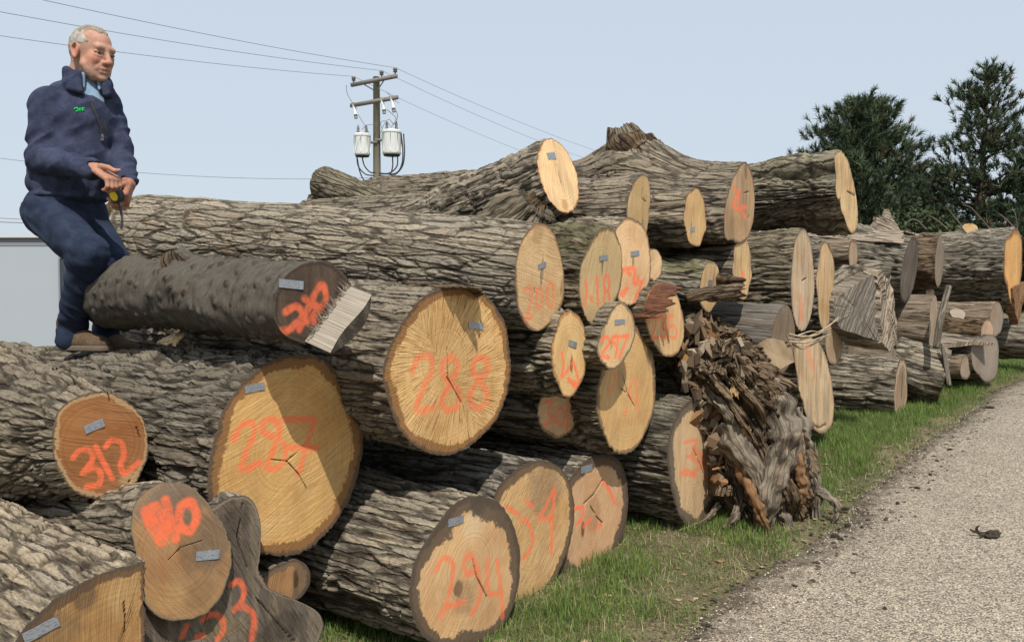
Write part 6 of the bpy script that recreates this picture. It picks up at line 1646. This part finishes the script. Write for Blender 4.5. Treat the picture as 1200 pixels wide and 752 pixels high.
def shirt():
    B = Field(*bounds([neck - UP * .15, neck + UP * .06], .16), .0045)
    B.cap(neck - UP * .15 + TF * .03, neck - UP * .03 + TF * .015, .104, .075, .03)
    B.cap(neck - UP * .05 + TF * .0, neck + UP * .09 + TF * .0, .066, .071, .004, 'sub')
    for s_ in (-1, 1):   # collar wings
        for k in range(30):
            t = k / 29; a = R_(100 + 60 * t) * s_; dv = -TF * math.cos(a) + TR * math.sin(a); p = neck + dv * (.083 + .012 * t) + UP * (.040 - .030 * t) + TF * .012
            B.cap(p, p - UP * (.030 + .035 * max(0, t - .6) / .4) + dv * .010, .0075, .006, .006)
    B.cap(neck + TF * .14 - UP * .03, neck + TF * .12 - UP * .15, .004, .004, .004, 'sub')
    V, Q = B.mesh(); V = relax(V, Q, 1, .4); mesh_np('shirt_collar', V - mo, Q, M['shirt'], man, True)
shirt()

def jeans():
    B = Field(*bounds([rhip, rkn, ran - UP * .04, lhip, lkn, lan - UP * .04, pel + UP * .05, pel + TR * .1, pel - TR * .1], .16), .0055)
    bx = np.array([TR, TF, UP])
    B.ell(J(76, 234), (.19, .16, .11), bx, .05); B.ell(J(66, 246, .02) - TF * .03, (.16, .14, .12), bx, .05)
    B.chain([rhip, rkn, ran + UP * .0], [.125, .090, .066], .05, .03); B.chain([lhip, lkn, lan], [.118, .086, .066], .05, .03)
    B.cap(ran + (rkn - ran) * .45, ran, .074, .068, .02); B.cap(ran, ran - UP * .050, .068, .078, .012); B.cap(lan, lan - UP * .050, .068, .078, .012)
    g = [B.lo[i] + np.arange(B.n[i]) * B.h for i in range(3)]; X, Y, Z = np.meshgrid(*g, indexing='ij'); P = np.stack([X, Y, Z], -1)
    wob = pn3(P * 5, 13) * 3
    Pr = np.stack([X * .8 - Z * .6, Y, Z * .8 + X * .6], -1)
    fold = .012 * (np.abs(pn3(Pr * np.array([5, 6, 13]), 17)) - .3) + .010 * (np.abs(pn3(Pr * np.array([8, 9, 22]) + 5, 19)) - .3)
    for c_, rad, fr, am in ((rkn, .15, 85, .009), (ran + UP * .05, .13, 80, .011), (lan + UP * .05, .13, 80, .011), (rhip + TF * .05, .17, 70, .009), (lkn, .14, 80, .008)):
        w_ = np.exp(-((P - c_) ** 2).sum(-1) / (rad * .8) ** 2); fold = fold + w_ * .6 * am * np.sin(Z * fr + X * fr * .35 + wob)
    B.d = B.d + fold.astype(np.float32)
    B.cut_plane(ran - UP * .048, -UP) if False else None
    V, Q = B.mesh(); V = relax(V, Q, 2, .45); mesh_np('jeans', V - mo, Q, M['denim'], man, True)
jeans()

def boot(an, dr, name):
    dr = dr / np.linalg.norm(dr); sdv = np.cross(dr, UP); zs = an[2] - .118
    B = Field(an + [-.22, -.22, -.16], an + [.30, .25, .08], .0042)
    base = np.array([an[0], an[1], zs])
    B.cap(an - dr * .015 + UP * .02, base - dr * .02 + UP * .055, .060, .052, .02); B.cap(base - dr * .035 + UP * .040, base + dr * .08 + UP * .052, .047, .047, .02)
    B.cap(base + dr * .06 + UP * .055, base + dr * .165 + UP * .036, .050, .040, .03); B.ell(base + dr * .165 + UP * .036, (.062, .050, .036), np.array([dr, sdv, UP]), .02)
    B.cut_plane(base + UP * .022, -UP)
    V, Q = B.mesh(); V = relax(V, Q, 1, .4); b = mesh_np(name, V - mo, Q, M['boot'], man, True)
    S = Field(an + [-.24, -.24, -.17], an + [.32, .27, .0], .0042)
    S.cap(base - dr * .035 + UP * .015, base + dr * .07 + UP * .015, .052, .053, .01); S.cap(base + dr * .07 + UP * .015, base + dr * .172 + UP * .015, .053, .056, .01)
    S.cut_plane(base + UP * .028, UP); S.cut_plane(base + UP * .0, -UP)
    V, Q = S.mesh(); mesh_np('sole', V - mo, Q, M['sole'], b, True)
    mb = MB()
    for k in range(5):
        p = base + dr * (.045 + .022 * k) + UP * (.108 - .010 * k); mb.tube(spline(np.array([p - sdv * .034 - UP * .012, p, p + sdv * .034 - UP * .012]), 8) - mo, .0042, 5)
    mb.build('laces', M['lining'], b)
boot(ran, np.array([.97, -.22, 0]), 'boot'); boot(lan, np.array([.9, -.4, 0]), 'boot')

# ---- tape measure in his left hand (a thing of its own)
M['yellow'] = plain('yellow_plastic', (.78, .56, .02), .4, .45, 0, .05, 10)
tp = empty('tape_measure', J(136.5, 221, -.335)); tag(tp, 'yellow and black tape measure held in the man\'s hands', 'tape measure'); to = np.array(tp.location)
ax1 = np.array([.75, -.1, -.65]); ax1 /= np.linalg.norm(ax1); ax2 = np.array([.55, -.45, .70]); ax2 -= ax1 * (ax1 @ ax2); ax2 /= np.linalg.norm(ax2); ax3 = np.cross(ax1, ax2)
def puck(rad, hgt, nm, mat, off=(0, 0, 0), n=28):
    a = np.arange(n) / n * 2 * np.pi; V = []
    for r, z in ((rad * .55, -hgt), (rad * .92, -hgt), (rad, -hgt * .75), (rad, hgt * .75), (rad * .92, hgt), (rad * .55, hgt)):
        rr_ = r * (1 + .10 * np.maximum(0, np.cos(2 * a))); V.append(np.outer(rr_ * np.cos(a), ax1) + np.outer(rr_ * np.sin(a), ax2) + ax3 * z + np.array(off))
    V.append(np.array([-ax3 * hgt + off])); V.append(np.array([ax3 * hgt + off])); V = np.vstack(V); j = np.arange(n); m = 6 * n
    T = np.concatenate([np.stack([np.full(n, m), (j + 1) % n, j], -1), np.stack([np.full(n, m + 1), 5 * n + j, 5 * n + (j + 1) % n], -1)])
    o = mesh_np(nm, V, [grid_quads(6, n, True), T], mat, tp, False); bm = bmesh.new(); bm.from_mesh(o.data); bmesh.ops.recalc_face_normals(bm, faces=bm.faces); bm.to_mesh(o.data); bm.free()
puck(.034, .018, 'case', M['dark']); puck(.025, .0198, 'face_disc', M['yellow'])
mb = MB(); mb.box(ax1 * -.03 + ax2 * .028, [.035, .014, .042], np.column_stack([ax1, ax2, ax3])); mb.build('blade_mouth', M['yellow'], tp, smooth=False)
bl = spline(np.array([to + ax2 * .03 - ax1 * .03, J(133, 212, -.36), J(131, 206, -.37)]), 12) - to
mb = MB(); mb.tube(bl, .008, 4); mb.build('blade', M['yellow'], tp)
mb = MB(); mb.tube(spline(np.array([J(138, 228, -.33), J(141, 238, -.33), J(143, 250, -.34), J(142, 261, -.34)]), 24) - to, .0055, 6); mb.build('wrist_strap', M['dark'], tp)

for o_ in (man, tp): o_.location.z -= .032      # settle the soles on the log
# ================================================================== crumbs of bark along the road edge, the dark lump on the road
def gz_(x, y):
    s = float(road_s(np.array([x]), np.array([y]))[0]); b = float(ramp(x, y))
    return b + (.012 + .03 * min(1, max(0, s) / .5) if s > 0 else .035 * float(pn(np.array([x * .8]), np.array([y * .8]), None, 3)[0]))
def on_ground(u, v):
    r = ray(u, v); d = 3.0
    for _ in range(40):
        p = np.array([0, 0, CAMZ]) + r * d; h = p[2] - gz_(p[0], p[1]); d += h / max(.05, -r[2] + .05) * .8
    return np.array([0, 0, CAMZ]) + r * d
M['crumb'] = bark_mat('dark_bark_crumbs', (.055, .042, .030), (.022, .017, .013), (.12, .10, .08), (.08, .05, .03), crk=None)
def lump(name, c, size, seed, mat='crumb', n1=14, n2=20):
    rs = np.random.default_rng(seed); a = np.linspace(0, np.pi, n1); b = np.arange(n2) / n2 * 2 * np.pi
    A, B = np.meshgrid(a, b, indexing='ij'); D = np.stack([np.sin(A) * np.cos(B), np.sin(A) * np.sin(B), np.cos(A)], -1)
    r = 1 + .45 * fbm3(D * 1.6 + seed * 3.1, seed, 3) + .3 * pn3(D * 5, seed)
    V = D * r[..., None] * np.array(size); an = rs.uniform(0, 6.28); R0 = np.array([[math.cos(an), -math.sin(an), 0], [math.sin(an), math.cos(an), 0], [0, 0, 1]])
    V = (V @ R0.T).reshape(-1, 3); bu = V.copy()
    return mesh_np(name, V, grid_quads(n1, n2, True), M[mat], None, False, {'bu': bu * 3, 'bh': np.full(len(V), .6), 'moss': np.zeros(len(V))}, loc=c + np.array([0, 0, size[2] * .6]))
chips = [(1163, 628, .085, .05, .035), (1075, 572, .05, .03, .014), (993, 616, .03, .03, .02), (985, 632, .035, .025, .018), (1090, 556, .04, .02, .012), (931, 687, .03, .02, .012), (1037, 713, .02, .018, .012), (978, 629, .05, .03, .02), (1010, 618, .03, .02, .013), (957, 660, .04, .02, .012), (1113, 527, .05, .03, .015), (1098, 540, .05, .02, .012), (1160, 478, .08, .04, .02), (1052, 590, .05, .02, .015), (990, 597, .05, .035, .02)]
desc = ['curled dark piece of bark with thin twigs lying out on the road']
bp = empty('bark_piece', on_ground(1163, 629)); tag(bp, desc[0], 'bark')
bp.scale = (.8, .8, .65)
b0 = np.array(bp.location)
o = lump('body', np.zeros(3), (.075, .042, .035), 3); o.parent = bp; o.location = (0, 0, .025)
for pts in ([(-.06, .0, .03), (-.10, .01, .045), (-.115, .0, .085), (-.10, -.01, .11)], [(-.10, .01, .04), (-.135, .02, .05), (-.15, .02, .07)], [(-.05, .01, .03), (-.09, -.03, .03), (-.13, -.05, .045)]):
    mb = MB(); mb.tube(spline(np.array(pts), 12), np.linspace(.016, .005, 12), 6); t_ = mb.build('twig', M['crumb'], bp)
    a_ = t_.data.attributes.new('bh', 'FLOAT', 'POINT'); a_.data.foreach_set('value', np.full(len(t_.data.vertices), .6, np.float32))
for k, (u, v, a, b, c) in enumerate(chips[1:]):
    g = on_ground(u, v); o = lump('bark_crumb', g, (a * .55, b * .55, c * .55), 20 + k)
    tag(o, 'dark crumb of bark lying along the edge of the road', 'bark crumb', 'bark crumbs by the road')
def scatter(name, n, seed, smin, smax, side, cols, flat=.4, power=2.0, tmax=14):
    rg = np.random.default_rng(seed)
    seg = np.linalg.norm(np.diff(_e, axis=0), axis=1); cum = np.concatenate([[0], np.cumsum(seg)])
    s0 = cum[np.argmin(np.hypot(_e[:, 0] + .1, _e[:, 1] - 2.7))]; s = s0 + rg.uniform(0, 1, n) ** 1.4 * tmax - .3
    ex = np.interp(s, cum, _e[:, 0]); ey = np.interp(s, cum, _e[:, 1]); tx = np.interp(s + .05, cum, _e[:, 0]) - ex; ty = np.interp(s + .05, cum, _e[:, 1]) - ey; l = np.hypot(tx, ty); tx /= l; ty /= l
    q = side(rg, n); x = ex + ty * q; y = ey - tx * q
    sd = road_s(x, y); z = ramp(x, y) + np.where(sd > 0, .012 + .03 * np.clip(sd, 0, .5) / .5 + .008 * pn(x * 1.5, y * 1.5, None, 9), .035 * pn(x * .8, y * .8, None, 3) + .004)
    S = smin + (smax - smin) * rg.random(n) ** power
    base = np.array([[1, 0, 0], [-1, 0, 0], [0, 1, 0], [0, -1, 0], [0, 0, 1], [0, 0, -1]], float); F_ = np.array([[0, 2, 4], [2, 1, 4], [1, 3, 4], [3, 0, 4], [2, 0, 5], [1, 2, 5], [3, 1, 5], [0, 3, 5]])
    V = base[None] * rg.uniform(.55, 1.3, (n, 6, 1)) * np.array([1.0, .75, flat]) ; an = rg.uniform(0, 6.28, n); c, s_ = np.cos(an), np.sin(an)
    X = V[..., 0] * c[:, None] - V[..., 1] * s_[:, None]; Y = V[..., 0] * s_[:, None] + V[..., 1] * c[:, None]
    V = np.stack([X, Y, V[..., 2]], -1) * S[:, None, None] + np.stack([x, y, z + S * flat * .3], -1)[:, None]
    cc = np.array(cols)[rg.integers(len(cols), size=n)] * rg.uniform(.7, 1.3, (n, 1)); c4 = np.ones((n, 6, 4)); c4[..., :3] = cc[:, None]
    k = NT(name + '_mat', .9, .2); k.color(k.attr('tint', 'Color'))
    return tag(mesh_np(name, V.reshape(-1, 3), (np.arange(n)[:, None, None] * 6 + F_[None]).reshape(-1, 3), k.m, None, False, {'tint': c4.reshape(-1, 4)}), kind='stuff')
scatter('bark_litter', 3200, 5, .004, .024, lambda rg, n: rg.normal(.10, .17, n), [(.08, .062, .045), (.12, .092, .062), (.05, .04, .03), (.20, .155, .10)], .35, 2.6)
scatter('gravel', 22000, 6, .003, .0085, lambda rg, n: .05 + 3.4 * rg.random(n) ** 1.2, [(.45, .40, .33), (.34, .30, .245), (.52, .47, .40), (.24, .21, .17), (.40, .34, .26)], .6, 1.5, 9)
scatter('dry_leaves', 420, 8, .014, .035, lambda rg, n: -1.7 * rg.random(n), [(.30, .21, .12), (.22, .14, .07), (.36, .27, .17)], .12, 1.2, 8)
